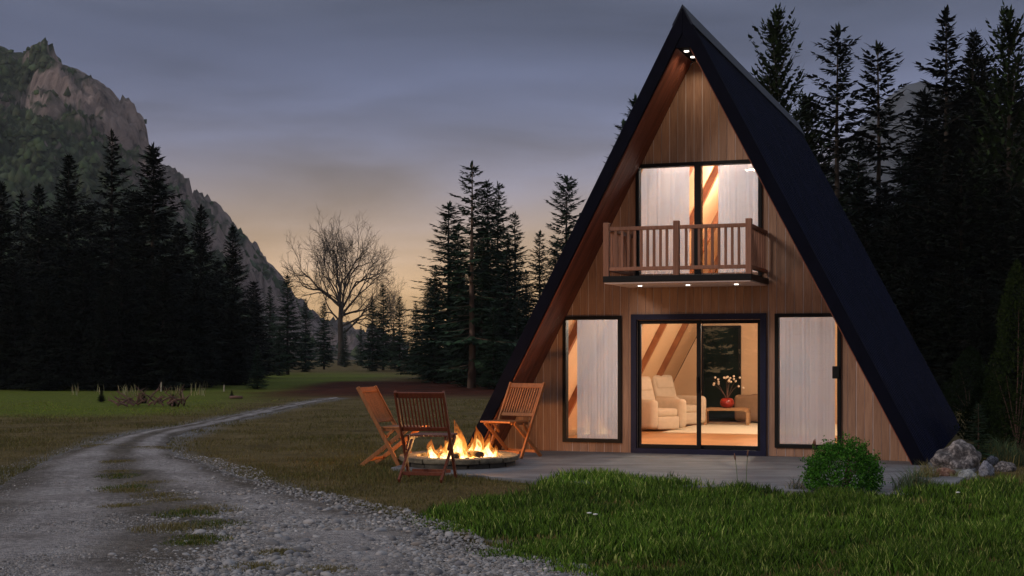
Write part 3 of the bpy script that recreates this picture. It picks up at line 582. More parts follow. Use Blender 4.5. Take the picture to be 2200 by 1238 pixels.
# ================================================================== TREES
def conifer(seed, levels=44, per=6, base=0.06, rad=0.19, up=0.10, droop=0.35, dens=1.0, gap=0.12, power=0.9, col=(0.030, 0.050, 0.022), trunk_r=0.012, spray=1.0):
    """unit-height conifer: returns (trunk mesh, crown mesh). Every bough carries its own sprays of needles."""
    rnd = random.Random(seed); V = []; F = []; C = []; T = MB()
    sway = [(rnd.uniform(-1, 1) * 0.004, rnd.uniform(-1, 1) * 0.004) for _ in range(6)]
    def spine(z): k = z * 5; i = min(4, int(k)); f = k - i; return Vector((sway[i][0] * (1 - f) + sway[i + 1][0] * f, sway[i][1] * (1 - f) + sway[i + 1][1] * f, z))
    T.tube([spine(z) if z > 0 else Vector((0, 0, -0.01)) for z in (0, .15, .3, .5, .7, .85, .99)], [trunk_r * (1.25 if z == 0 else 1 - z * 0.93) for z in (0, .15, .3, .5, .7, .85, .99)], 7)
    def kite(p, d, side, L, W, c):
        n = len(V); m = p + d * (L * 0.45)
        V.extend((p, m + side * W, p + d * L, m - side * W)); F.append((n, n + 1, n + 2)); F.append((n, n + 2, n + 3)); C.extend([c] * 4)
    for l in range(levels):
        f = (l + rnd.random() * 0.7) / levels; z = base + (0.985 - base) * f
        if rnd.random() < gap * (1 - f): continue
        env = rad * ((1 - f) ** power) * (0.75 + 0.5 * rnd.random()) * min(1.0, 0.55 + f * 4) + 0.008
        nb = max(3, int(per * (0.75 + 0.5 * rnd.random()) * (0.6 + 0.6 * (1 - f)) * dens)); a0 = rnd.random() * 6.28
        for b in range(nb):
            a = a0 + 6.283 * b / nb + rnd.uniform(-.35, .35); L = env * rnd.uniform(0.55, 1.15); zz = z + rnd.uniform(-.01, .01)
            p0 = spine(max(0, min(1, zz))); h = Vector((math.cos(a), math.sin(a), 0)); sd_ = Vector((-h.y, h.x, 0))
            e0 = up + 0.55 * f ** 1.5 - droop * (1 - f) + rnd.uniform(-.12, .12); curve = 0.35 * (1 - f) * droop + rnd.uniform(-.05, .12)
            nst = max(4, int((5 + 15 * L / rad) * spray)); pts = []
            for s in range(nst + 1):
                t = s / nst; pts.append(p0 + h * (L * t) + Vector((0, 0, L * (math.tan(e0) * t + curve * t * t))))
            g0 = rnd.uniform(0.65, 1.35)
            if L > 0.05 and rnd.random() < 0.5: T.tube([p0, pts[nst // 2], pts[-1]], [0.0016, 0.001, 0.0004], 3, False)
            for s in range(1, nst + 1):
                t = s / nst
                if t < 0.22 and L > 0.07 and rnd.random() < 0.7: continue
                q = pts[s]; d = (pts[s] - pts[s - 1]).normalized(); sl = (0.015 + 0.30 * L * (1 - 0.72 * t)) * rnd.uniform(0.6, 1.2)
                g = g0 * rnd.uniform(0.7, 1.3); c = (col[0] * g, col[1] * g, col[2] * g, 1)
                for k in (-1, 1):
                    if rnd.random() < 0.12: continue
                    dd = (d * rnd.uniform(0.5, 1.0) + sd_ * k * rnd.uniform(0.5, 1.0) + Vector((0, 0, rnd.uniform(-.55, .12)))).normalized()
                    kite(q, dd, dd.cross(Vector((rnd.uniform(-.4, .4), rnd.uniform(-.4, .4), 1))).normalized(), sl, 0.003 + sl * rnd.uniform(0.09, 0.16), c)
                if rnd.random() < 0.55:
                    dd = (d * 0.6 + Vector((rnd.uniform(-.3, .3), rnd.uniform(-.3, .3), -rnd.uniform(0.3, 1.0)))).normalized(); kite(q, dd, sd_, sl * 0.7, 0.002 + sl * 0.08, c)
            d = (pts[-1] - pts[-2]).normalized(); kite(pts[-1], d, sd_, 0.02 + 0.1 * L, 0.003 + 0.003 * L / rad, (col[0] * g0, col[1] * g0, col[2] * g0, 1))
    for k in range(10):
        d = Vector((rnd.uniform(-.3, .3), rnd.uniform(-.3, .3), 1)).normalized(); kite(Vector((0, 0, 0.955 + 0.003 * k)), d, d.cross(Vector((rnd.random(), rnd.random(), 0.1))).normalized(), 0.028, 0.004, (*col, 1))
    crown = big_mesh('crown', np.array([v[:] for v in V]), np.array(F), M_CONIFER, np.array(C)); trunk = T.mesh('trunk', M_BARK, True)
    return trunk, crown
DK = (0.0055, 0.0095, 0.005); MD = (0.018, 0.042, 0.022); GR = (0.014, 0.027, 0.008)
VAR = {
 'A': conifer(1, 60, 8, 0.03, 0.205, 0.05, 0.35, 1.2, 0.05, 0.85, DK),                 # full dark spruce
 'B': conifer(2, 46, 7, 0.05, 0.185, 0.10, 0.45, 1.0, 0.16, 0.95, DK),                 # layered spruce
 'C': conifer(3, 52, 6, 0.08, 0.150, -0.02, 0.35, 1.1, 0.10, 0.72, MD),                # slim spruce, long trunk
 'T': conifer(14, 46, 5, 0.10, 0.155, -0.05, 0.30, 0.72, 0.22, 0.70, (0.024, 0.052, 0.026), 0.0125),         # sparse boughs, trunk showing
 'D': conifer(4, 46, 6, 0.04, 0.165, 0.0, 0.30, 1.1, 0.10, 0.80, MD),                  # mid-green spruce
 'E': conifer(5, 26, 5, 0.30, 0.105, 0.20, 0.30, 1.0, 0.10, 0.45, MD, spray=1.3),      # pine with a bare stem
 'G': conifer(6, 50, 7, 0.04, 0.200, 0.62, 0.15, 1.0, 0.12, 0.85, GR),                 # upswept boughs
 'H': conifer(8, 40, 6, 0.10, 0.150, 0.10, 0.45, 0.9, 0.28, 0.60, (0.009, 0.015, 0.008)),   # open ragged fir
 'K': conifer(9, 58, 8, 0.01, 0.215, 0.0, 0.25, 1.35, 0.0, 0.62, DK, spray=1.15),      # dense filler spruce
}
VAR['T'][0].materials[0] = M_PALEBARK
def plant_tree(px, py, Y, var, label, group=None, wide=1.0, name='spruce_tree', base_z=-0.1):
    top = at(px, py, Y); hgt = top.z - base_z; t = empty(name, (top.x, Y, base_z), random.uniform(0, 6.28))
    tr, cr_ = VAR[var]
    a = bpy.data.objects.new('trunk', tr); link(a, t); b = bpy.data.objects.new('crown', cr_); link(b, t)
    t.scale = (hgt * wide * 1.16, hgt * wide * 1.16, hgt); tag(t, label, 'tree', group); return t
G_L = 'dark spruces along the left wood'
for px, py, Y, v, w, lab in [
    (-70, 300, 66, 'A', 1, 'black spruce cut by the left edge of the picture'),
    (2, 388, 68, 'A', 1, 'dark spruce standing at the left edge below the mountain'),
    (46, 408, 74, 'B', 1, 'short dark spruce second from the left edge'),
    (84, 396, 72, 'A', .9, 'dark spruce between the left edge and the first tall spire'),
    (148, 330, 68, 'A', .95, 'tall dark spruce with a narrow spire left of the two tallest left trees'),
    (240, 280, 70, 'B', 1.02, 'tallest layered spruce in front of the mountain cliff'),
    (328, 308, 66, 'A', 1.12, 'broad full spruce just right of the tallest left spruce'),
    (432, 440, 72, 'A', .9, 'dark pointed spruce against the lower mountain slope'),
    (500, 483, 76, 'A', .92, 'last tall dark spruce at the right end of the left wood')]:
    plant_tree(px, py, Y, v, lab, G_L, w)
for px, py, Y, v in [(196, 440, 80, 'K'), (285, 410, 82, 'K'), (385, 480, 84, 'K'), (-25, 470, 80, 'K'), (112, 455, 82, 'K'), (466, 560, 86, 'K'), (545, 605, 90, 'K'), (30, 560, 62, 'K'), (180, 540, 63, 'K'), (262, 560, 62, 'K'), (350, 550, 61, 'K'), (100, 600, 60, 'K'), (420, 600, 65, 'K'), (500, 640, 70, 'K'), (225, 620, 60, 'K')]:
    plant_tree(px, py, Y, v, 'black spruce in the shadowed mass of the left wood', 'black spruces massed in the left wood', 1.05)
for px, py, Y, v, w, lab in [
    (580, 614, 118, 'D', 1, 'hazy spruce right of the left wood under the mountain foot'),
    (618, 590, 105, 'C', 1.15, 'full dark spruce left of the bare tree'),
    (657, 640, 120, 'D', 1, 'blue-green spruce in front of the bare tree\'s left limb'),
    (696, 650, 135, 'C', 1.1, 'hazy blue spruce just left of the bare trunk'),
    (741, 704, 165, 'D', 1, 'pale misty spruce at the foot of the bare tree'),
    (775, 700, 175, 'D', 1, 'faint low spruce right of the bare trunk'),
    (800, 640, 125, 'D', 1.1, 'dark spruce left of the middle pair before the bare tree'),
    (823, 610, 130, 'C', 1.1, 'slim pointed spruce right of the bare tree'),
    (858, 635, 122, 'D', 1.1, 'broad spruce at the right of the hazy middle group'),
    (893, 650, 140, 'D', 1, 'misty spruce beside the left foot of the tall middle stand'),
    (553, 742, 62, 'D', 1.3, 'small green spruce at the right corner of the left wood'),
    (600, 700, 100, 'D', 1.2, 'low green spruce in front of the hazy row')]:
    plant_tree(px, py, Y, v, lab, 'hazy spruces in the middle distance', w)
for px, py, Y, v, w, lab in [
    (925, 600, 88, 'D', 1.6, 'low spruce at the left foot of the tall middle stand'),
    (965, 434, 84, 'D', 1.35, 'ragged spruce with drooping boughs left in the middle stand'),
    (1013, 348, 64, 'T', 1.05, 'tallest spruce of the middle stand with a long pale trunk'),
    (1047, 387, 86, 'C', 1, 'left of the twin spruces behind the tallest middle one'),
    (1070, 390, 90, 'D', .9, 'right of the twin spruces behind the tallest middle one'),
    (1106, 455, 92, 'D', 1, 'green spruce right of the twin spruces'),
    (1160, 496, 88, 'D', 1, 'pointed spruce beside the cabin roof'),
    (1217, 378, 98, 'E', 1, 'pine with bare stem and narrow crown left of the roof edge'),
    (1195, 520, 94, 'D', 1, 'spruce below the bare-stemmed pine at the roof edge'),
    (1340, 258, 80, 'D', .9, 'spruce whose tip peeks over the left roof edge, lower one'),
    (1365, 205, 80, 'C', .9, 'spruce whose tip peeks over the left roof edge, upper one')]:
    t = plant_tree(px, py, Y, v, lab, 'spruces of the middle stand', w * 1.12)
for px, py, Y in [(985, 480, 74), (1038, 470, 72), (935, 570, 76), (1090, 500, 74), (990, 540, 92), (1035, 540, 70), (1130, 580, 98), (1085, 540, 80), (940, 690, 80), (1000, 640, 66), (1170, 620, 76), (1110, 640, 68), (1240, 560, 90), (1060, 660, 62)]:
    plant_tree(px, py, Y, 'D', 'dark spruce filling the foot of the middle stand', 'spruces filling the middle stand', 1.15)
for px, py, Y, v, w, lab in [
    (1666, 28, 54, 'G', .85, 'spruce with upswept boughs just right of the roof'),
    (1800, 52, 58, 'H', 1.0, 'slender ragged fir second right of the roof'),
    (1886, 90, 62, 'H', 1.05, 'open thin fir against the grey sky right of the roof'),
    (2034, 14, 52, 'B', 1.05, 'tall heavy spruce near the right edge, tallest there'),
    (2092, 62, 57, 'A', .8, 'narrow dark spruce leaning on the tall right-hand spruce'),
    (2168, 25, 50, 'G', .85, 'upswept spruce at the right edge of the picture'),
    (2260, 120, 52, 'A', 1, 'spruce cut by the right edge of the picture')]:
    plant_tree(px, py, Y, v, lab, 'tall trees behind the cabin', w)
for px, py, Y, v in [(1735, 210, 60, 'G'), (1845, 300, 64, 'D'), (1940, 330, 62, 'D'), (1985, 190, 64, 'A'), (2130, 200, 62, 'A')]:
    plant_tree(px, py, Y, v, 'second-row dark tree %s the roof' % {1735: 'nearest', 1845: 'second from', 1940: 'third from', 1985: 'fourth from', 2130: 'farthest from'}[px], 'second row behind the cabin', 1.1)
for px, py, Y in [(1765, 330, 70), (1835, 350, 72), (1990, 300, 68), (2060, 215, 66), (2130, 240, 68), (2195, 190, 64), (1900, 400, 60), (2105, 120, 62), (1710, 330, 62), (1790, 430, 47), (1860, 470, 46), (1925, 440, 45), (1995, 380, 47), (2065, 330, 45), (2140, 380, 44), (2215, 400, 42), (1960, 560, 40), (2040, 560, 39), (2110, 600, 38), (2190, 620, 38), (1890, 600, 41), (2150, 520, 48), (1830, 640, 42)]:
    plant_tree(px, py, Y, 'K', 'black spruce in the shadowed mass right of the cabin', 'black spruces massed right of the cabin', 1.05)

for x_, y_, h_, k in [(-21 + .84 * q_ + .53 * (q_ * 7 % 3 - 1) * 2, -17 - .53 * q_ + .84 * (q_ * 7 % 3 - 1) * 2, 7.5 + (q_ * 13 % 5) * .9, 'KADK'[i_ % 4]) for i_, q_ in enumerate((-14, -11, -8.5, -6, -3.5, -1, 1.5, 4, 6.5, 9, 12))]:
    t = empty('spruce_tree', (x_, y_, -.1), x_); [link(bpy.data.objects.new(nm, m_), t) for nm, m_ in zip(('trunk', 'crown'), VAR[k])]; t.scale = (h_, h_, h_); tag(t, 'spruce mirrored in the cabin windows', 'tree', 'spruces mirrored in the windows')
# bare broad-leaved trees
def bare_tree(name, base, H, seed, label, nlimb=6, thin=1.0):
    rnd = random.Random(seed); mb = MB(); trunk = MB(); top = H
    def grow(p, d, L, r, depth):
        pts = [p]; rs = [r]; n = 4 if depth < 3 else 3
        for k in range(n):
            d = (d + Vector((rnd.uniform(-1, 1), rnd.uniform(-1, 1), rnd.uniform(-.75, .9))) * (0.20 + 0.035 * depth)).normalized(); p = p + d * (L / n); pts.append(p); rs.append(r * (1 - 0.42 * (k + 1) / n))
        mb.tube(pts, rs, 6 if depth < 2 else (4 if depth < 4 else 3), False)
        if depth >= 6: return
        m = (3, 3, 3, 4, 4, 3)[depth]
        for k in range(m):
            q = pts[min(n, 1 + int((k + 1) / m * n))] if k < m - 1 else pts[-1]; ax = Vector((rnd.uniform(-1, 1), rnd.uniform(-1, 1), rnd.uniform(-1, 1))).normalized()
            nd = (Matrix.Rotation(rnd.uniform(0.35, 0.95), 3, ax) @ d + Vector((0, 0, 0.03))).normalized()
            grow(q, nd, L * rnd.uniform(0.58, 0.80), max(0.016 * thin, r * rnd.uniform(0.45, 0.62)), depth + 1)
    th = 0.42 * H; tp = [Vector((0, 0, -0.3)), Vector((0.05, 0, th * 0.35)), Vector((-0.08, 0.05, th * 0.7)), Vector((0.05, 0, th))]
    trunk.tube(tp, [H * .036, H * .028, H * .024, H * .020], 9)
    for k in range(nlimb):
        a = 6.283 * k / nlimb + rnd.uniform(-.3, .3); e = (0.1, .75, .45, 1.1, .3, 1.4, .8, .55, 1.0)[k % 9]
        d = Vector((math.cos(a) * e, math.sin(a) * e, 1)).normalized(); grow(tp[-1] - Vector((0, 0, rnd.uniform(0, .1 * H))), d, H * rnd.uniform(0.24, 0.29), H * .0115 * thin, 1)
    for k, (x_, z_) in enumerate([(-1, .30), (1, .34), (-.9, .42), (.95, .22), (1, .27)]):
        d = Vector((x_, rnd.uniform(-.5, .5), 0.5)).normalized(); grow(Vector((0, 0, H * z_)), d, H * rnd.uniform(0.19, 0.25), H * .009 * thin, 2)
    t = empty(name, base); t.scale = (.78, .78, 1.06); trunk.build('trunk', M_DARKBARK, t, True); mb.build('crown', M_DARKBARK, t, True); tag(t, label, 'tree'); return t
p = at(732, 760, 185); bare_tree('bare_tree', (p.x, 185, -0.1), 17.6, 5, 'large leafless broad-crowned tree against the orange sky', 9)
p = at(846, 760, 215); bare_tree('bare_tree', (p.x, 215, -0.1), 11.4, 23, 'smaller faint leafless tree right of the large bare one', 4, 0.7)

# ================================================================== THE CABIN
cabin = empty('cabin', (HX0, HY0, 0), -TH); tag(cabin, 'a-frame cabin with black roof, wooden plank front and lit windows', 'cabin')
SL, AP, IN = 1.92, 6.45, 6.066          # roof slope, outer ridge height, inner ridge height
VF, VB = -1.0, 10.0
nrm = math.hypot(SL, 1)
def inner(z, off=0.0): return (IN - z) / SL - off * nrm / SL            # half-width of the inner face at height z, moved in by off
# roof: two corrugated slabs
for s in (-1, 1):
    mb = MB(); mb.prism_v([(0, AP - 0.12), (s * (AP - 0.12 + 0.06) / SL, -0.06), (s * (IN + 0.06) / SL, -0.06), (0, IN)], VF + 0.012, VB)
    roof = mb.build('roof', M_ROOF, cabin); roof['label'] = 'black corrugated %s roof slope' % ('left' if s < 0 else 'right')
    # corrugated sheet
    nr = 46; step = (VB - VF - .06) / nr; mb = MB(); zt = AP - 0.115
    n_out = Vector((s * SL / nrm, 0, 1 / nrm))
    mb.add([Vector((0, VF + .01, zt)), Vector((s * (zt + .05) / SL, VF + .01, -.05)), Vector((s * (zt + .05) / SL, VB, -.05)), Vector((0, VB, zt))], [(0, 1, 2, 3)])
    mb.build('roof_sheet', M_ROOF, roof)
    rb = MB()
    for k in range(nr):
        y0 = VF + .05 + k * step; a_, b_ = Vector((0, 0, zt)), Vector((s * (zt + .05) / SL, 0, -.05))
        sec = [(0, 0), (.012, .042), (.036, .042), (.048, 0)]; V = []
        for p_ in (a_, b_):
            for (w_, h_) in sec: V.append(p_ + Vector((0, y0 + w_, 0)) + n_out * (h_ - .001))
        rb.add(V, [(0, 1, 5, 4), (1, 2, 6, 5), (2, 3, 7, 6), (0, 4, 7, 3), (0, 3, 2, 1), (4, 5, 6, 7)])
    ro = rb.build('roof_ribs', M_RIB, roof); ro['kind'] = 'stuff'
    # barge board
    e = 0.03
    MB().prism_v([(0, AP), (s * (AP + 0.06) / SL, -0.06), (s * (IN + 0.06) / SL, -0.06), (0, IN)], VF - 0.045, VF + 0.010).build('barge_board', M_BARGE, cabin, False, 0.006)
    # soffit boards under the overhang
    for k in range(8):
        v0 = VF + 0.012 + k * 0.1205; i0 = random.uniform(0.013, 0.018)
        pa = [(s * inner(5.86), 5.86), (s * inner(-0.04), -0.04), (s * inner(-0.04, i0), -0.04), (s * inner(5.86, i0), 5.86)]
        MB().prism_v(pa, v0 + 0.004, v0 + 0.1165).build('soffit_board', M_SOFFIT, cabin)
    # inside lining and rafters
    MB().prism_v([(s * inner(5.95), 5.95), (s * inner(0.0), 0.0), (s * inner(0.0, .02), 0.0), (s * inner(5.95, .02), 5.95)], 0.14, VB - 0.3).build('lining', M_CREAM, cabin)
    for v0 in (0.6, 2.4, 4.2, 6.0, 7.8):
        MB().prism_v([(s * inner(5.8, .021), 5.8), (s * inner(0.04, .021), 0.04), (s * inner(0.04, .125), 0.04), (s * inner(5.6, .125), 5.6)], v0, v0 + 0.11).build('rafter', M_RAFTER, cabin)
MB().prism_v([(0, AP + .022), (.15, AP + .022 - .15 * SL), (.13, AP + .004 - .15 * SL), (0, AP - .02), (-.13, AP + .004 - .15 * SL), (-.15, AP + .022 - .15 * SL)], VF - .05, VB + .02).build('ridge_cap', M_RIDGE, cabin)
MB().prism_v([(0, IN - .004), (inner(5.86) - .002, 5.86), (-inner(5.86) + .002, 5.86)], VF - .03, -0.03).build('ridge_panel', M_BARGE, cabin)
# front wall -------------------------------------------------------
OPEN = [(-2.09, -1.20, 0.19, 2.03), (-0.93, 0.93, 0.0, 2.00), (1.165, 2.07, 0.17, 2.04), (-0.93, 0.93, 2.70, 4.31)]
segs_u = []
for a, b, k in [(-3.125, -2.09, 9), (-2.09, -1.20, 7), (-1.20, -0.93, 2), (-0.93, 0.93, 15), (0.93, 1.165, 2), (1.165, 2.07, 7), (2.07, 3.125, 9)]:
    segs_u += [(a + (b - a) * i / k, a + (b - a) * (i + 1) / k) for i in range(k)]
def zspans(a, b):
    sp = [(-0.03, 99)]
    for (u0, u1, z0, z1) in OPEN:
        if a > u0 - 1e-4 and b < u1 + 1e-4:
            nsp = []
            for lo, hi in sp:
                if z0 > lo + 1e-4: nsp.append((lo, min(hi, z0)))
                if z1 < hi: nsp.append((max(lo, z1), hi))
            sp = nsp
    return sp
def roof_z(u): return IN - 0.03 - SL * abs(u)
wall_mb = MB(); pieces = []
for k_, (a, b) in enumerate(segs_u):
    for lo, hi in zspans(a, b):
        if hi > 90:
            za, zb = min(roof_z(a), 5.86), min(roof_z(b), 5.86)
            def poly(a, b, ca=None):
                za, zb = min(roof_z(a), 5.86), min(roof_z(b), 5.86)
                if max(za, zb) <= lo + .01: return None
                if za < lo: a2 = math.copysign((IN - .03 - lo) / SL, a); return [(a2, lo), (b, lo), (b, zb)]
                if zb < lo: b2 = math.copysign((IN - .03 - lo) / SL, b); return [(a, lo), (b2, lo), (a, za)]
                return [(a, lo), (b, lo), (b, zb), (a, za)]
        else:
            def poly(a, b): return [(a, lo), (b, lo), (b, hi), (a, hi)]
        q = poly(a, b)
        if q: wall_mb.prism_v(q, 0.0, 0.12)
        q = poly(a + (0.0035 if k_ % 2 else 0.0055), b - (0.0055 if k_ % 2 else 0.0035))
        if q: pieces.append(q)
bmw = wall_mb; wall = bmw.build('front_wall', M_GROOVE, cabin); wall['label'] = 'front wall clad in vertical wooden planks'
for q in pieces:
    d = random.uniform(0, 0.002); MB().prism_v(q, -0.0065 - d, -0.0005).build('plank', M_PLANK, wall)
# windows -----------------------------------------------------------
def frame_bars(mb, u0, u1, z0, z1, w, v0, v1, bottom=None):
    bt = bottom if bottom is not None else w
    mb.b6(u0, u0 + w, v0, v1, z0, z1).b6(u1 - w, u1, v0, v1, z0, z1).b6(u0 + w, u1 - w, v0, v1, z1 - w, z1).b6(u0 + w, u1 - w, v0, v1, z0, z0 + bt); return mb
def joined_frame(name, mat, parent, u0, u1, z0, z1, w, v0, v1, extra=None):
    o = [(u0, z0), (u1, z0), (u1, z1), (u0, z1)]; i = [(u0 + w, z0 + w), (u1 - w, z0 + w), (u1 - w, z1 - w), (u0 + w, z1 - w)]
    V = [(p[0], v, p[1]) for v in (v0, v1) for p in o + i]; F = []
    for k in range(4):
        k2 = (k + 1) % 4; F += [(k, k2, k2 + 4, k + 4), (8 + k, 12 + k, 12 + k2, 8 + k2), (k, 8 + k, 8 + k2, k2), (4 + k, 4 + k2, 12 + k2, 12 + k)]
    mb = MB().add(V, F)
    return mb.build(name, mat, parent, False, 0.004)
def pane(parent, u0, u1, z0, z1, v): return MB().b6(u0, u1, v, v + 0.008, z0, z1).build('pane', M_GLASS, parent)
wl = joined_frame('window', M_BLACK, cabin, -2.113, -1.178, 0.142, 2.074, 0.055, -0.045, 0.10); wl['label'] = 'tall left ground-floor window with black frame'; pane(wl, -2.06, -1.231, 0.195, 2.021, 0.03)
wr = joined_frame('window', M_BLACK, cabin, 1.142, 2.095, 0.124, 2.086, 0.055, -0.045, 0.10); wr['label'] = 'tall right ground-floor window with black frame'; pane(wr, 1.195, 2.042, 0.177, 2.033, 0.03)
MB().b6(1.975, 2.075, -0.075, -0.046, 1.14, 1.32).build('latch_box', M_BLACK, wr, False, 0.008)
wu = joined_frame('window', M_BLACK, cabin, -0.955, 0.955, 2.60, 4.36, 0.055, -0.045, 0.10); wu['label'] = 'wide upper window with black frame and centre post'
MB().b6(-0.05, 0.05, -0.047, 0.09, 2.655, 4.305).build('mullion', M_BLACK, wu); pane(wu, -0.90, -0.05, 2.655, 4.305, 0.03); pane(wu, 0.05, 0.90, 2.655, 4.305, 0.03)
dr = joined_frame('sliding_door', M_NAVY, cabin, -1.024, 1.02, -0.012, 2.093, 0.085, -0.06, 0.12); dr['label'] = 'sliding glass door with dark navy frame'
for (a, b) in ((-0.939, 0.04), (-0.04, 0.935)):
    v_ = 0.0 if a < -0.5 else 0.06
    lf = joined_frame('door_leaf', M_BLACK, dr, a + .002, b - .002, 0.075, 2.006, 0.058, v_, v_ + 0.05); pane(lf, a + .06, b - .06, 0.133, 1.948, v_ + .02) if False else pane(dr, a + .06, b - .06, 0.133, 1.948, v_ + .02)
MB().b6(-0.02, 0.005, -0.035, -0.012, 0.92, 1.16).build('door_handle', M_BLACK, dr, False, 0.004)
# floors and back wall ---------------------------------------------
MB().b6(-3.05, 3.05, 0.125, 9.7, -0.05, 0.03).build('floor', M_FLOORIN, cabin)
MB().b6(-inner(2.55, .17), inner(2.55, .17), 0.125, 9.7, 2.44, 2.60).build('upper_floor', M_CREAM, cabin)
bwz = [(-inner(0, .03), 0.0), (inner(0, .03), 0.0), (0, IN - .08)]
MB().prism_v(bwz, 9.7, 9.85).build('back_wall', M_CREAM, cabin)
ua, za = uz(1507, 700, 9.6); ub, zb = uz(1588, 890, 9.6)
bd = joined_frame('back_door', M_BLACK, cabin, ua, ub + .03, 0.032, za, 0.05, 9.60, 9.69); MB().b6(ua + .05, ub - .02, 9.63, 9.67, 0.085, za - .05).build('pane', M_DARKGLASS, bd)
bd['label'] = 'black-framed glass back door showing the dark forest'
# balcony -----------------------------------------------------------
BV = -1.45; BU = 1.06; zb0, zb1 = 2.50, 2.60
bal = MB().b6(-BU, BU, BV, -0.047, zb0 + 0.012, zb1).build('balcony', M_BLACK, cabin, False, 0.006); bal['label'] = 'small balcony with wooden railing under the upper window'
MB().b6(-BU + .02, BU - .02, BV + .02, -0.05, zb0 - 0.006, zb0 + 0.011).build('underside_panel', M_WHITEPANEL, bal)
zr = 3.30
def post(u, v, h=zr + 0.05): MB().b6(u - .042, u + .042, v - .042, v + .042, zb1 - 0.02 if v > BV + .1 else zb1 - 0.02, h).build('post', M_RAIL, bal, False, 0.006)
for u in (-BU + .045, 0.0, BU - .045): post(u, BV + .045, zr + 0.06)
for z in (zr - 0.03, zb1 + 0.10):
    MB().b6(-BU + .09, -.045, BV + .015, BV + .075, z - .026, z + .026).build('rail', M_RAIL, bal, False, 0.005); MB().b6(.045, BU - .09, BV + .015, BV + .075, z - .026, z + .026).build('rail', M_RAIL, bal, False, 0.005)
    for s in (-1, 1): MB().b6(s * (BU - .045) - .03, s * (BU - .045) + .03, BV + .09, -0.05, z - .026, z + .026).build('rail', M_RAIL, bal, False, 0.005)
zlo, zhi = zb1 + .126, zr - .056
for s in (-1, 1):
    for k in range(9):
        u = s * (0.045 + (BU - .135) * (k + 1) / 10); MB().b6(u - .017, u + .017, BV + .028, BV + .062, zlo, zhi).build('baluster', M_RAIL, bal)
    for k in range(9):
        v = BV + .09 + (1.45 - .14) * (k + .5) / 9; MB().b6(s * (BU - .045) - .017, s * (BU - .045) + .017, v - .017, v + .017, zlo, zhi).build('baluster', M_RAIL, bal)
# lamps of the cabin, visible and added -------------------------------------------------
def light(name, kind, loc, e, col, parent, size=0.05, spot=None, rot=None):
    l = bpy.data.lights.new(name, kind); l.energy = e; l.color = col; l.cycles.use_multiple_importance_sampling = False; o = bpy.data.objects.new(name, l); link(o, parent); o.location = loc
    if kind in ('POINT', 'SPOT'): l.shadow_soft_size = size
    if kind == 'SPOT': l.spot_size = spot; l.spot_blend = 0.8
    if kind == 'AREA': l.size = size
    if rot: o.rotation_euler = rot
    return o
WARM = (1.0, 0.86, 0.68); WARM2 = (1.0, 0.76, 0.52)
for v in (-0.78, -0.36):
    MB().lathe([(0.0, 0), (0.036, 0), (0.036, .012), (0.0, .012)], 16, (0, v, 5.848)).build('downlight', M_LAMP, cabin)
    light('downlight_beam', 'SPOT', (0, v, 5.83), 8, WARM2, cabin, 0.04, R(150))
for k, px in enumerate((1375, 1478, 1582)):
    u, _ = uz(px, 605, -0.75)
    MB().lathe([(0.0, 0), (0.03, 0), (0.03, .012), (0.0, .012)], 16, (u, -0.75, zb0 - 0.0185)).build('downlight', M_LAMP, bal)
    light('downlight_beam', 'SPOT', (u, -0.75, zb0 - 0.03), 3.5, WARM2, cabin, 0.04, R(150))
for (u, v) in ((-0.9, 2.2), (0.7, 3.2), (0.2, 6.6)):  # ceiling lamps added out of view to brighten the ground floor
    MB().lathe([(0.0, 0), (0.16, 0), (0.18, .05), (0.0, .05)], 20, (u, v, 2.385)).build('added_ceiling_lamp', M_SHADE, cabin)
    light('added_ceiling_glow', 'POINT', (u, v, 2.30), 125, WARM, cabin, 0.12)
for (u, v, z_) in ((0.0, 1.6, 4.95), (0.0, 4.6, 4.8)):  # pendants added only to light the upper room
    MB().lathe([(0.03, .0), (0.15, 0), (0.06, .2), (0.01, .22)], 20, (u, v, z_)).build('added_pendant_lamp', M_SHADE, cabin)
    light('added_pendant_glow', 'POINT', (u, v, z_ - .08), 165, WARM, cabin, 0.1)

# inside things (world objects placed through the cabin's own axes) ---
def inside_thing(name, u, v, z, rz, label, cat, group=None):
    p = loc2w(u, v, z); e = empty(name, p, -TH + rz); tag(e, label, cat, group); return e
def curtain(u0, u1, z0, z1, seed, label):
    V = []; F = []; nu = int((u1 - u0) / 0.012); nz_ = 14; rnd = random.Random(seed); ph = [rnd.uniform(0, 6) for _ in range(4)]
    for j in range(nz_ + 1):
        t = j / nz_
        for i in range(nu + 1):
            x_ = (u1 - u0) * i / nu; w = 0.016 * noise.noise(Vector((x_ * 26 + seed * 9, t * .35, seed))) + 0.009 * noise.noise(Vector((x_ * 60, t * .8, seed + 4))) + .012 * noise.noise(Vector((x_ * 6, t, seed + 7))); V.append((x_ - (u1 - u0) / 2, w * (1.1 - .3 * t), (z1 - z0) * t))
    for j in range(nz_):
        for i in range(nu): a = j * (nu + 1) + i; F.append((a, a + 1, a + nu + 2, a + nu + 1))
    o = bpy.data.objects.new('curtain', big_mesh('curtain', np.array(V), np.array(F), M_SHEER, None, True)); link(o); p = loc2w((u0 + u1) / 2, 0.19, z0); o.location = p; o.rotation_euler = (0, 0, -TH)
    m = o.modifiers.new('thickness', 'SOLIDIFY'); m.thickness = 0.002
    return tag(o, label, 'curtain', 'sheer white curtains')
curtain(uz(1240, 0, .19)[0], uz(1334, 0, .19)[0], 0.10, 2.08, 1, 'sheer white curtain in the left ground-floor window')
curtain(uz(1670, 0, .19)[0], uz(1794, 0, .19)[0], 0.09, 2.10, 2, 'sheer white curtain in the right ground-floor window')
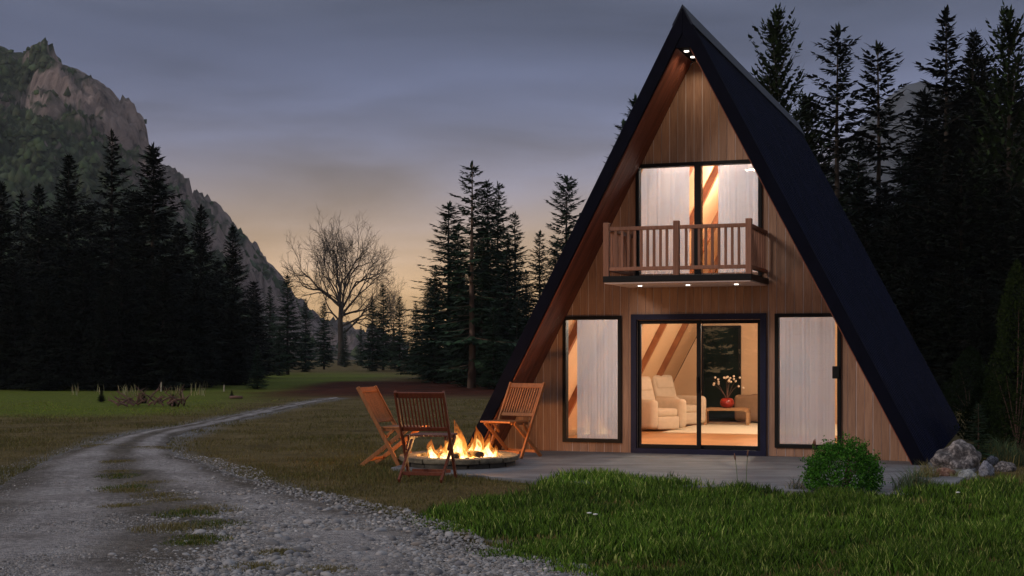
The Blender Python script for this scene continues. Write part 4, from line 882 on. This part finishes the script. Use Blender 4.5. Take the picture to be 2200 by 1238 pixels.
curtain(uz(1374, 0, .19)[0], uz(1481, 0, .19)[0], 2.61, 4.33, 3, 'sheer white curtain in the left half of the upper window')
curtain(uz(1543, 0, .19)[0], uz(1634, 0, .19)[0], 2.61, 4.33, 4, 'sheer white curtain in the right half of the upper window')
# rug
u0, v0 = uv(1376, 935); rug = MB().prism_z([(-1.75, 4.9), (1.9, 4.9), (1.9, 8.9), (-1.75, 8.9)], 0.031, 0.045).build('rug', M_RUG, None, False, 0.005)
rug.location = (HX0, HY0, 0); rug.rotation_euler = (0, 0, -TH); tag(rug, 'cream rug on the wooden floor inside the door', 'rug')
def armchair(name, u, v, rz, label, mat, group):
    t = inside_thing(name, u, v, 0.045, rz, label, 'armchair', group)
    MB().box((0, 0.02, 0.14), (0.56, 0.74, 0.24)).build('base', mat, t, True, 0.03, 3)
    MB().box((0, 0.04, 0.33), (0.54, 0.66, 0.16)).build('seat_cushion', mat, t, True, 0.055, 4)
    for s in (-1, 1): MB().box((s * 0.375, 0.02, 0.31), (0.19, 0.82, 0.56)).build('arm', mat, t, True, 0.085, 5)
    mb = MB(); mb.beam((0, -0.28, 0.30), (0, -0.50, 1.0), 0.60, 0.20, (0, 1, 0)); mb.build('backrest', mat, t, True, 0.07, 4)
    MB().beam((0, -0.345, 0.72), (0, -0.43, 0.98), 0.50, 0.12, (0, 1, 0)).build('head_cushion', mat, t, True, 0.05, 4)
    return t
FRONT_R = R(-122)
u, v = uv(1400, 926); armchair('armchair', u, v + .25, FRONT_R, 'cream upholstered armchair nearest the door, partly behind its frame', M_SOFA, 'cream armchairs')
u, v = uv(1450, 915); armchair('armchair', u, v + .15, FRONT_R, 'cream upholstered armchair with high back further inside', M_SOFA, 'cream armchairs')
u, v = uv(1636, 909); armchair('brown_armchair', u, v, R(75), 'brown upholstered armchair at the right behind the coffee table', M_SOFA2, None)
# coffee table with bent legs, vase
u, v = uv(1560, 914); t = inside_thing('coffee_table', u, v + .1, 0.045, R(8), 'low wooden coffee table with rounded bent legs on the rug', 'table')
prof = [(-.50, 0), (-.49, .26), (-.44, .325), (-.36, .34), (.36, .34), (.44, .325), (.49, .26), (.50, 0), (.44, 0), (.43, .23), (.39, .275), (.34, .285), (-.34, .285), (-.39, .275), (-.43, .23), (-.44, 0)]
MB().prism_v([(-.46, .26), (-.44, .325), (-.36, .34), (.36, .34), (.44, .325), (.46, .26), (.40, .26), (.34, .29), (-.34, .29), (-.40, .26)], -.32, .32).build('table_top', M_TABLE, t, False, .006)
for sx in (-1, 1):
    for sy in (-1, 1): MB().b6(sx * .43 - .035, sx * .43 + .035, sy * .28 - .04, sy * .28 + .04, 0, .262).build('leg', M_TABLE, t, False, .008)
vs_ = inside_thing('vase', u, v + .1, 0.386, 0, 'round red vase with blossom twigs on the coffee table', 'vase')
MB().lathe([(.075, 0), (.125, .03), (.15, .09), (.14, .15), (.11, .19), (.075, .205), (.06, .19)], 28).build('vase_body', M_VASE, vs_, True)
rnd = random.Random(3); tw = MB(); bl = []
for k in range(7):
    a = rnd.uniform(-2.9, 0.3) if k % 2 else rnd.uniform(0, 6.28); p0 = Vector((0, 0, .18)); d = Vector((math.cos(a) * .8, math.sin(a) * .4, .9)).normalized(); L = rnd.uniform(.3, .52)
    pts = [p0, p0 + d * L * .5 + Vector((0, 0, .04)), p0 + d * L]; tw.tube(pts, [.006, .004, .003], 5, False)
    for q in range(3): bl.append(pts[2] + Vector((rnd.uniform(-.09, .09), rnd.uniform(-.06, .06), rnd.uniform(-.09, .07))))
tw.build('twigs', M_TWIG, vs_)
V0, F0 = ico(1)
for q in bl: MB().add([Vector(x_) * 0.026 + q for x_ in V0 * (1 + .2 * np.sin(V0[:, :1] * 9))], F0.tolist()).build('blossom', M_PETAL, vs_, True)
# floor lamp
u, v = uz(1366, 800, 6.9)[0], 6.9; t = inside_thing('floor_lamp', u, v, 0.045, 0, 'floor lamp with pale glowing shade beside the left door frame', 'lamp')
MB().lathe([(.14, 0), (.14, .02), (.02, .03), (.0, .03)], 20).build('lamp_base', M_BLACK, t); MB().tube([(0, 0, .03), (0, 0, 1.2)], [.012, .012], 8).build('lamp_pole', M_BLACK, t)
MB().lathe([(.20, 1.06), (.10, 1.42), (.095, 1.42), (.195, 1.06)], 24).build('lamp_shade', M_SHADE, t, True); light('lamp_bulb_glow', 'POINT', (0, 0, 1.5), 26, WARM, t, .06)
# picture
u0, z0 = uz(1676, 826, 1.6); u1, z1 = uz(1746, 766, 1.6)
pic = inside_thing('picture', (u0 + u1) / 2, 9.66, 1.5, 0, 'landscape picture in a white frame seen through the right curtain', 'picture')
uc, zc = uz(1710, 796, 9.66); pic.location = loc2w(uc, 9.66, zc)
MB().b6(-.35, .35, -.03, .0, -.31, .31).build('picture_frame', M_PFRAME, pic, False, .006); MB().b6(-.30, .30, -.036, -.0305, -.26, .26).build('picture_print', M_PICTURE, pic)

# ================================================================== FIRE PIT
PX, PY = gp(992, 985).x, 19.38
pit = empty('fire_pit', (PX, PY, 0)); tag(pit, 'low oval stone fire pit on the patio corner', 'fire pit')
SX, SY = 0.80, 1.02
def ring_piece(a0, a1, r0, r1, z0, z1, n=5, jit=0.0):
    mb = MB(); V = []; F = []
    for i in range(n + 1):
        a = a0 + (a1 - a0) * i / n
        for (r, z) in ((r0, z0), (r1, z0), (r1 + jit * .5, (z0 + z1) / 2), (r1, z1), (r0, z1)): V.append((r * SX * math.cos(a), r * SY * math.sin(a), z + (jit * .2 if z == z1 else 0)))
    for i in range(n):
        for k in range(5): F.append((i * 5 + k, i * 5 + (k + 1) % 5, (i + 1) * 5 + (k + 1) % 5, (i + 1) * 5 + k))
    F.append((0, 1, 2, 3, 4)); F.append(tuple(n * 5 + k for k in reversed(range(5)))); return mb.add(V, F)
rnd = random.Random(12); a = 0.0; N = 13
for k in range(N):
    a1 = a + 6.2832 / N * rnd.uniform(0.85, 1.15) if k < N - 1 else 6.2832
    ring_piece(a + .010, a1 - .010, 0.72, 1.0 + rnd.uniform(-.012, .015), 0.062, 0.125 + rnd.uniform(-.006, .006), 6, rnd.uniform(-.02, .03)).build('coping_stone', M_STONE, pit, False, 0.010); a = a1
a = 0.2
for k in range(16):
    a1 = a + 6.2832 / 16; ring_piece(a + .012, a1 - .012, 0.74, 0.955 + rnd.uniform(-.01, .02), -0.06, 0.06, 4).build('base_stone', M_DARKSTONE, pit, False, 0.010); a = a1
MB().lathe([(0, 0), (.735, 0), (.735, .065), (.5, .085), (0, .09)], 40, (0, 0, -.02), SX, SY).build('ash_bed', M_ASH, pit, True)
for k in range(110):
    a = rnd.uniform(0, 6.28); r = 0.68 * math.sqrt(rnd.random()); s = rnd.uniform(.018, .045)
    o = bpy.data.objects.new('cinder', peb_meshes[5] if rnd.random() < .8 else peb_meshes[4]); link(o, pit); o.location = (r * SX * math.cos(a), r * SY * math.sin(a), .075); o.scale = (s, s, s * 1.2); o.rotation_euler = (0, 0, a * 3)
logs = [((-.30, -.12, .11), (.28, .10, .13)), ((-.12, .25, .12), (.32, -.20, .14)), ((-.05, -.28, .10), (.06, .28, .19)), ((-.34, .16, .10), (.05, .05, .16))]
LOGL = ['charred log lying across the middle of the fire pit', 'charred log slanting to the front right of the fire pit', 'charred log pointing towards the camera in the fire pit', 'short charred log at the left of the fire pit']
for k_, (p0, p1) in enumerate(logs):
    p0, p1 = Vector(p0), Vector(p1); pts = [p0 + (p1 - p0) * (i / 5) + Vector((0, 0, .008 * math.sin(i * 2))) for i in range(6)]
    o = MB().tube(pts, [.045 + .007 * math.sin(i * 2.3) for i in range(6)], 9).build('log', M_CHAR, None, True)
    o.location = (PX, PY, 0); tag(o, LOGL[k_], 'log', 'logs in the fire pit')
for k in range(26):
    a = rnd.uniform(0, 6.28); r = 0.36 * math.sqrt(rnd.random()); s = rnd.uniform(.012, .03)
    o = MB().add([Vector(q) * s for q in V0 * (1 + .25 * np.sin(V0[:, :1] * 7 + k))], F0.tolist()).build('ember', M_EMBER, pit, True); o.location = (r * math.cos(a) + .03, r * math.sin(a) * 1.1, .085)
def flame_mat(name, lo, hi, st_lo, st_hi, alpha):
    m, n, b, o = new_mat(name); n.nodes.remove(b)
    t = n.nodes.new('ShaderNodeTexCoord'); s = n.nodes.new('ShaderNodeSeparateXYZ'); n.links.new(t.outputs['Object'], s.inputs[0])
    mr = n.nodes.new('ShaderNodeMapRange'); mr.inputs[2].default_value = 1.0; n.links.new(s.outputs[2], mr.inputs[0])      # unit-height flame
    r = ramp_node(n, [(0.0, lo), (0.45, tuple((a * 0.55 + c * 0.45) for a, c in zip(lo, hi))), (1.0, hi)]); n.links.new(mr.outputs[0], r.inputs[0])
    e = n.nodes.new('ShaderNodeEmission'); n.links.new(r.outputs[0], e.inputs[0])
    ms = n.nodes.new('ShaderNodeMapRange'); ms.inputs[3].default_value = st_lo; ms.inputs[4].default_value = st_hi; n.links.new(s.outputs[2], ms.inputs[0]); n.links.new(ms.outputs[0], e.inputs[1])
    z = tex_noise(n, 6.0, 4, 0.6, (2.2, 2.2, 0.45), 'Object', True, 1.4)
    ra = ramp_node(n, [(0.38, (0, 0, 0)), (0.60, (1, 1, 1))]); n.links.new(z.outputs[0], ra.inputs[0])
    fa = n.nodes.new('ShaderNodeMapRange'); fa.inputs[1].default_value = 0.35; fa.inputs[2].default_value = 1.02; fa.inputs[3].default_value = 1.0; fa.inputs[4].default_value = 0.12; n.links.new(s.outputs[2], fa.inputs[0])
    mu = n.nodes.new('ShaderNodeMath'); mu.operation = 'MULTIPLY'; n.links.new(ra.outputs[0], mu.inputs[0]); n.links.new(fa.outputs[0], mu.inputs[1])
    mu2 = n.nodes.new('ShaderNodeMath'); mu2.operation = 'MULTIPLY'; mu2.inputs[1].default_value = alpha; n.links.new(mu.outputs[0], mu2.inputs[0])
    tr = n.nodes.new('ShaderNodeBsdfTransparent'); mx = n.nodes.new('ShaderNodeMixShader'); n.links.new(mu2.outputs[0], mx.inputs[0]); n.links.new(tr.outputs[0], mx.inputs[1]); n.links.new(e.outputs[0], mx.inputs[2]); n.links.new(mx.outputs[0], o.inputs[0])
    return m
M_FL_OUT = flame_mat('flame_outer', (1.0, 0.42, 0.07), (1.0, 0.17, 0.015), 1.9, 0.9, 0.50)
M_FL_IN = flame_mat('flame_inner', (1.0, 0.82, 0.42), (1.0, 0.48, 0.09), 5.5, 1.6, 0.9)
fire = empty('fire', (PX, PY, 0.07)); tag(fire, 'orange and yellow fire burning in the stone pit', 'fire')
def flame(px, py_base, tip, w, seed):
    rnd = random.Random(seed); dx = (px - 992) / 158; h = (py_base - tip[1]) / 158 * 1.42; tx = (tip[0] - px) / 158 * .8; dy = rnd.uniform(-.2, .2)
    def body(k, mat, name, parent):
        V = []; F = []; nz_, na = 18, 14
        for j in range(nz_ + 1):
            t = j / nz_; r = w / 158 * k * (math.sin(math.pi * min(1, (t * .95 + .10)) ** .62)) * (1 - t) ** .35 * (1 + .40 * math.sin(t * 8 + seed * 2.1) * t)
            cx_ = tx * t * t + .55 * w / 158 * math.sin(t * 5.5 + seed * 1.7) * t; cy_ = .3 * w / 158 * math.cos(t * 5 + seed) * t
            for q in range(na):
                a = 6.283 * q / na; rr = r * (1 + .30 * noise.noise(Vector((math.cos(a) * 1.3 + seed, math.sin(a) * 1.3, t * 3)))); V.append((cx_ + rr * math.cos(a), cy_ + rr * math.sin(a), t))
        for j in range(nz_):
            for q in range(na): q2 = (q + 1) % na; F.append((j * na + q, j * na + q2, (j + 1) * na + q2, (j + 1) * na + q))
        o = MB().add(V, F).build(name, mat, parent, True); return o
    o = body(1.30, M_FL_OUT, 'flame', fire); o.location = (dx, dy, 0); o.scale = (1, 1, h)
    i = body(.76, M_FL_IN, 'flame_core', o); i.scale = (1, 1, .72); return o
for k, (px, pb, tip, w) in enumerate([(938, 985, (928, 952), 11), (950, 984, (946, 962), 8), (982, 986, (992, 922), 20), (972, 985, (974, 945), 13), (1000, 984, (1004, 950), 13), (1014, 982, (1018, 946), 11), (1030, 982, (1037, 928), 13), (1042, 981, (1046, 950), 10), (1056, 981, (1048, 940), 14), (1068, 979, (1071, 955), 6), (1010, 988, (1012, 968), 12), (990, 990, (990, 962), 20), (996, 987, (985, 940), 15), (960, 987, (958, 964), 10), (1024, 986, (1024, 962), 12), (1046, 984, (1040, 962), 11)]):
    flame(px, pb, tip, w, k + 1)
for dx_, dz_, e_ in ((-.05, .30, 44), (.26, .30, 35), (.40, .24, 20), (-.36, .18, 12)):
    light('fire_glow', 'POINT', (PX + dx_, PY, dz_), e_, (1.0, 0.45, 0.14), None, 0.05)

# ================================================================== CHAIRS
M_TEAK_SHADED = wood('shaded_teak', (0.10, 0.022, 0.012), (0.19, 0.050, 0.024), stretch=(9, 9, 2), scale=5, vary_obj=0.1, spec=0.3, rough=0.5)  # teak of the other chairs, with the unlit back's shade put into its colour
def chair(label, M_TEAK=M_TEAK):
    t = empty('folding_chair'); tag(t, label, 'chair', 'wooden folding chairs round the fire pit'); W = 0.25
    top, foot = Vector((0, -.27, .90)), Vector((0, .24, 0)); sf_, sb = Vector((0, .33, .43)), Vector((0, -.24, 0)); xv = Vector((1, 0, 0))
    for s in (-1, 1):
        MB().beam(foot + xv * s * W, top + xv * s * W, .024, .045, (0, 1, 0)).build('back_post', M_TEAK, t, False, .004)
        MB().beam(sb + xv * s * (W - .03), sf_ + xv * s * (W - .03), .022, .045, (0, 1, 0)).build('leg', M_TEAK, t, False, .004)
        MB().beam((s * (W - .055), .02, .415), (s * (W - .055), .36, .425), .022, .035).build('seat_rail', M_TEAK, t, False, .003)
        MB().beam((s * (W - .03), .03, .30), (s * (W - .03), .15, .415), .018, .03, (0, 1, 0)).build('brace', M_TEAK, t, False, .003)
    d = (top - foot).normalized(); nn_ = Vector((0, d.z, -d.y))
    def on(z): k = z / .90; return foot + (top - foot) * k
    for z, h, nm in ((.865, .062, 'top_rail'), (.515, .045, 'lower_rail')):
        p_ = on(z); MB().beam(p_ - xv * (W - .013), p_ + xv * (W - .013), .020, h, tuple(d)).build(nm, M_TEAK, t, False, .004)
    for k in range(13):
        x_ = -W + .035 + (2 * W - .07) * k / 12; MB().beam(on(.537) + xv * x_, on(.835) + xv * x_, .0165, .011, (0, 1, 0)).build('slat', M_TEAK, t)
    for p_, nm in ((on(.07), 'stretcher'), (sb + (sf_ - sb) * .16, 'stretcher')): MB().beam(p_ - xv * (W - .045), p_ + xv * (W - .045), .018, .036).build(nm, M_TEAK, t, False, .003)
    for k in range(9):
        x_ = -W + .05 + (2 * W - .10) * k / 8; MB().b6(x_ - .019, x_ + .019, -.005, .40, .434, .450).build('seat_slat', M_TEAK, t)
    MB().b6(-W + .028, W - .028, .400, .424, .430, .452).build('seat_front', M_TEAK, t, False, .004)
    return t
CS = 1.19
c0 = chair('shaded reddish wooden folding chair with its back to the camera', M_TEAK_SHADED)
c1 = chair('wooden folding chair left of the fire, facing right')
c2 = copy_tree(c1); c2['label'] = 'orange lit wooden folding chair by the cabin wall, right of the fire'
def place_chair(c, px, py, local, rz, zz=0.0):
    p = gp(px, py, zz); m = Matrix.Rotation(rz, 3, 'Z'); q = m @ (Vector(local) * CS); c.location = (p.x - q.x, p.y - q.y, zz); c.rotation_euler = (0, 0, rz); c.scale = (CS,) * 3
place_chair(c0, 902, 1030, (0, -.24, 0), R(-12), 0.0)
place_chair(c1, 858, 999, (.25, .24, 0), R(-107), 0.0)
place_chair(c2, 1119, 986, (-.25, .24, 0), R(145), 0.0)
for c in (c0, c1): c.location.z = ground_z(c.location.x, c.location.y) + .02 if not inside(PATIO, [c.location.x], [c.location.y])[0] else 0.0

# ================================================================== PLANTS AND ROCKS BY THE CABIN
def leafy(name, p, shape, nleaf, size, cols, label, cat, core=None, group=None, stems=None):
    t = empty(name, p); tag(t, label, cat, group); V = []; F = []; C = []; rnd = random.Random(len(label) * 7)
    pts = shape(nleaf)
    nrml = RNG.standard_normal((len(pts), 3)); nrml /= np.linalg.norm(nrml, axis=1)[:, None]
    r2 = RNG.standard_normal((len(pts), 3)); t1 = np.cross(nrml, r2); t1 /= np.linalg.norm(t1, axis=1)[:, None]; t2 = np.cross(nrml, t1)
    s = size * RNG.uniform(0.6, 1.25, len(pts))[:, None]
    Q = np.stack([pts - t1 * s, pts + t2 * s * .5, pts + t1 * s, pts - t2 * s * .5], 1).reshape(-1, 3); n4 = np.arange(len(pts)) * 4
    F = np.concatenate([np.stack([n4, n4 + 1, n4 + 2], -1), np.stack([n4, n4 + 2, n4 + 3], -1)]); c = np.array(cols)[RNG.integers(0, len(cols), len(pts))] * RNG.uniform(.7, 1.3, (len(pts), 1))
    o = bpy.data.objects.new('foliage', big_mesh('foliage', Q, F, M_LEAF, np.c_[c, np.ones(len(c))].repeat(4, 0))); link(o, t)
    mb = MB()
    for k in range(stems or 10):
        q = pts[rnd.randrange(len(pts))]; mb.tube([(rnd.uniform(-.04, .04), rnd.uniform(-.04, .04), 0), (q[0] * .4, q[1] * .4, q[2] * .5), tuple(q * .95)], [.010, .007, .003], 5, False)
    mb.build('stem', M_TWIG, t); return t
def dome(rx, ry, rz_):
    def f(n):
        a = RNG.uniform(0, 6.283, n); zc = RNG.uniform(-0.35, 1, n); r = np.sqrt(np.clip(1 - zc * zc, 0, 1)); k = RNG.uniform(0.5, 1.0, n) ** 0.6
        lump = 1 + 0.10 * np.array([noise.noise(Vector((math.cos(x_) * 2.2, math.sin(x_) * 2.2, y_ * 2.2)) * 0.6 + Vector((5, 1, 0))) + .8 * noise.noise(Vector((math.cos(x_) * 5, math.sin(x_) * 5, y_ * 5))) for x_, y_ in zip(a, zc)]) * 1.5
        sa = RNG.uniform(0, 6.283, 90); sz = RNG.uniform(-.2, 1, 90); ns_ = n // 7; si = RNG.integers(0, 90, ns_)
        a[:ns_] = sa[si] + RNG.normal(0, .03, ns_); zc[:ns_] = (sz[si] + RNG.normal(0, .02, ns_)).clip(-.35, 1); r = np.sqrt(np.clip(1 - zc * zc, 0, 1)); k[:ns_] = RNG.uniform(.9, 1.17, ns_)
        return np.stack([rx * r * np.cos(a) * k * lump, ry * r * np.sin(a) * k * lump, np.maximum(0.01, rz_ * .30 + rz_ * .72 * zc * k * lump)], -1)
    return f
p = gp(1816, 1061, -.03); leafy('boxwood_bush', (p.x, p.y + .1, -.04), dome(.415, .40, .58), 12000, .016, [(0.045, 0.155, 0.018), (0.08, 0.23, 0.028), (0.025, 0.09, 0.010)], 'round bright green boxwood bush in front of the patio', 'bush')
def cone(rx, h):
    def f(n):
        t = RNG.random(n) ** 1.25; a = RNG.uniform(0, 6.283, n); k = RNG.uniform(.6, 1.0, n); lump = 1 + .28 * np.array([noise.noise(Vector((math.cos(x_) * 2, math.sin(x_) * 2, y_ * 6))) for x_, y_ in zip(a, t)])
        r = rx * (1 - t) ** .62 * k * lump * np.clip(.75 + t * 2, 0, 1); return np.stack([r * np.cos(a), r * np.sin(a), .02 + h * t], -1)
    return f
p = at(2185, 760, 21.5); leafy('evergreen_shrub', (p.x, 21.5, -.05), cone(.62, 2.95), 12000, .022, [(0.022, 0.036, 0.010), (0.030, 0.045, 0.012), (0.015, 0.026, 0.008)], 'tall dark evergreen shrub at the right edge behind the rocks', 'shrub')
for px, Yd, w_, h_, lab in [(2125, 25.5, .6, 1.2, 'low dark evergreen shrub just right of the roof foot'), (2160, 24.0, .6, 1.1, 'low dark evergreen shrub between the sapling and the tall right-edge shrub'), (2085, 34.0, .9, 1.7, 'dark evergreen shrub behind the back corner of the roof')]:  # dark shrubs added to cover lit grass, standing in for black shade
    p = at(px, 760, Yd); leafy('evergreen_shrub', (p.x, Yd, -.05), cone(w_, h_), 6000, .03, [(0.014, 0.024, 0.008), (0.020, 0.032, 0.010), (0.010, 0.018, 0.006)], lab, 'shrub')
sp_ = plant_tree(2102, 866, 19.4, 'T', 'young green spruce sapling beside the roof foot behind the big rock', None, 1.5, 'spruce_sapling', -.05)
def rock(px, py, w, h, mat, seed, label, depth=.8, rz=0.0):
    p = gp(px, py, -.05); me = stone_mesh('rock', seed, 4, h / w, mat, .34, None, 1.25); o = bpy.data.objects.new('rock', me); link(o); o.location = (p.x, p.y + w * .35, -.05 + h * .42); o.scale = (w * .62, w * .62 * depth, w * .70); o.rotation_euler = (0, 0, rz)
    return tag(o, label, 'rock', 'rocks beside the cabin')
# sizes in metres at their distance
rock(2068, 1016, .56, .32, M_ROCK, 2, 'largest grey lichen-spotted boulder at the roof foot', .8, .4)
rock(2032, 1032, .22, .13, M_ROCKRED, 5, 'small reddish rock in front of the boulder')
rock(2085, 1034, .24, .11, M_ROCKPALE, 7, 'pale grey flat rock right of the reddish one', .7, .5)
rock(2124, 1026, .19, .17, M_ROCKBLUE, 9, 'blue-grey upright rock right of the pale one', .8, .9)
rock(2134, 1002, .16, .12, M_ROCKBLUE, 11, 'small blue rock behind the upright one')
rock(2165, 1015, .24, .12, M_ROCK, 13, 'dark flat rock at the right end of the rocks')
for px, py, r, h, nb, col, lab, lean, w in [
    (1965, 1060, .24, .42, 420, (0.10, 0.14, 0.075), 'spiky grey-green grass clump between bush and boulder', .75, .008),
    (1992, 1030, .14, .36, 180, (0.20, 0.18, 0.07), 'thin yellowish grass clump at the left of the boulder', .7, .007),
    (2065, 1028, .22, .20, 300, (0.22, 0.23, 0.11), 'pale grass in front of the boulder', .8, .007),
    (2150, 985, .34, .50, 420, (0.08, 0.12, 0.06), 'tall arching grass behind the rocks at the right', .85, .008),
    (2110, 985, .22, .42, 300, (0.08, 0.12, 0.05), 'tall grass clump right behind the boulder', .75, .008),
    (1715, 1056, .14, .26, 90, (0.05, 0.07, 0.03), 'sparse thin grass at the left of the round bush', .7, .006),
    (1590, 1050, .15, .18, 130, (0.08, 0.12, 0.04), 'green clump with seed stalks in front of the sliding door', .6, .006),
    (2180, 1000, .3, .4, 200, (0.04, 0.06, 0.03), 'dark grass clump at the right edge', .8, .008)]:
    p = gp(px, py, -.03); tuft('grass_clump', (p.x, p.y, -.05), r, h, nb, col, lab, None, .12, lean, 'grass clump', w)
for px, py, h, lab in [(1585, 1052, .36, 'tall stalk with drooping brown seed head, left of the pair before the door'), (1603, 1052, .40, 'straight stalk with brown seed head, right of the pair before the door'), (1741, 1050, .50, 'red-brown seed stalk at the left of the round bush'), (1752, 1052, .52, 'thin red-brown stalk touching the round bush')]:
    p = gp(px, py, -.03); t = empty('seed_stalk', (p.x, p.y, -.04)); tag(t, lab, 'plant'); lx = random.uniform(-.03, .03)
    MB().tube([(0, 0, 0), (lx * .3, 0, h * .5), (lx, 0, h)], [.004, .0035, .003], 5).build('stem', M_STEM, t); MB().tube([(lx, 0, h - .02), (lx * 1.2, 0, h + .02), (lx * 1.4, 0, h + .06)], [.006, .011, .004], 7).build('seed_head', M_SEED, t, True)
for px, py, lab in [(1266, 1140, 'left of two tiny white flowers in the long grass'), (1279, 1144, 'right of two tiny white flowers in the long grass'), (2058, 1088, 'single tiny white flower in the grass below the rocks')]:
    p = gp(px, py, -.03); t = empty('white_flower', (p.x, p.y, ground_z(p.x, p.y))); tag(t, lab, 'flower'); MB().tube([(0, 0, 0), (.005, 0, .15)], [.003, .002], 5).build('stem', M_STEM, t)
    MB().lathe([(.002, .148), (.020, .156), (.022, .162), (.004, .166)], 10).build('petals', M_PETALW, t)

# ================================================================== FAR MEADOW: STAKES, BRUSH, SAPLINGS
for px, pb, pt, lab in [(346, 841, 820, 'leaning pale stake in the green meadow, nearest the brush pile'), (358, 836, 824, 'short thin stake right of the leaning pale one'), (376, 833, 822, 'third small stake right of the leaning one'), (440, 827, 818, 'small pale stake at the meadow edge'), (497, 822, 803, 'tall pale post at the edge of the left wood'), (481, 841, 826, 'faint thin stake in the meadow below the tall post'), (311, 832, 820, 'double stake left of the brush pile, at the wood')]:
    p = gp(px, pb, -.05); h = (pb - pt) * p.y / F_PX; tp = random.uniform(-.05, .05)
    o = MB().tube([(0, 0, -.02), (tp * .5, 0, h * .5), (tp, 0, h)], [.035, .032, .026], 7).build('wooden_stake', M_STAKE, None); o.location = (p.x, p.y, -.07); tag(o, lab, 'stake', 'stakes in the far meadow')
rnd = random.Random(4)
def brush(px, py, L, n, label):
    p = gp(px, py, -.05); t = empty('brush_pile', (p.x, p.y, -.05)); tag(t, label, 'brush pile')
    for k in range(n):
        a = rnd.uniform(0, 6.28); q = Vector((rnd.uniform(-L, L), rnd.uniform(-.3, .3), rnd.uniform(0, .12))); d = Vector((math.cos(a), math.sin(a) * .5, rnd.uniform(.0, .8))).normalized(); ln = rnd.uniform(.25, .6); mb = MB()
        e = q + d * ln; mb.tube([q, (q + e) / 2 + Vector((0, 0, .05)), e], [.03, .022, .010], 5)
        o = mb.build('branch', M_TWIG, t)
        tw = MB()
        for m_ in range(3):
            b_ = q + d * ln * rnd.uniform(.3, 1); tw.tube([b_, b_ + Vector((rnd.uniform(-.2, .2), rnd.uniform(-.1, .1), rnd.uniform(.05, .25)))], [.012, .004], 4, False)
        tw.build('twigs', M_TWIG, o)
brush(325, 872, .65, 16, 'pile of reddish dead branches in the green meadow'); brush(374, 874, .35, 12, 'dark heap of dead branches at the right end of the brush pile'); brush(268, 874, .22, 7, 'small dead branch left of the brush pile')
for px, pt, pb, lab in [(308, 838, 868, 'small dark spruce seedling at the brush pile'), (372, 846, 874, 'second spruce seedling, right over the brush pile'), (498, 838, 856, 'tiny spruce seedling right in the meadow'), (218, 836, 864, 'dark seedling left of the brush pile'), (345, 850, 868, 'low seedling in the middle of the brush pile')]:
    p = gp(px, pb, -.05); t = plant_tree(px, pt, p.y, 'A', lab, 'seedlings in the far meadow', 1.6, 'spruce_seedling', -.05)
p = gp(507, 857, -.05); o = MB().tube([(-.22, 0, .05), (0, .05, .06), (.22, .02, .05)], [.05, .055, .045], 8).build('fallen_log', M_TWIG, None, True); o.location = (p.x, p.y, -.055); tag(o, 'short dark log lying beside the tiny seedling', 'log')
# pale dry weeds along the wood's edge
n = 700; px = RNG.uniform(-60, 480, n); py = RNG.uniform(826, 852, n) ; X = []; Y = []
for a_, b_ in zip(px, py): q = gp(a_, b_, -.05); X.append(q.x); Y.append(q.y)
cl_ = np.array([noise.noise(Vector((a_ * .02, 0, 1))) for a_ in px]); ok = cl_ > 0.05; X = np.array(X)[ok]; Y = np.array(Y)[ok]; N = len(X)
tag(blades(X, Y, np.full(N, -.06), RNG.uniform(.12, .5, N), np.full(N, .025), .35, gcol(N, (0.30, 0.28, 0.16), .4, .2), 'dry_weeds', M_GRASS), 'pale dry weeds along the edge of the left wood', 'weeds', kind='stuff')

# ================================================================== HAZE
hz = MB().b6(-900, 800, -80, 1010, -8, 330).build('haze', M_STONE, None); hz['kind'] = 'stuff'; hz['label'] = 'thin evening haze'
m, n, b, o = new_mat('haze_air'); n.nodes.remove(b); pv = n.nodes.new('ShaderNodeVolumePrincipled'); pv.inputs['Color'].default_value = (0.78, 0.87, 1.0, 1); pv.inputs['Density'].default_value = 0.00015; pv.inputs['Anisotropy'].default_value = 0.0
n.links.new(pv.outputs[0], o.inputs['Volume']); hz.data.materials.clear(); hz.data.materials.append(m)
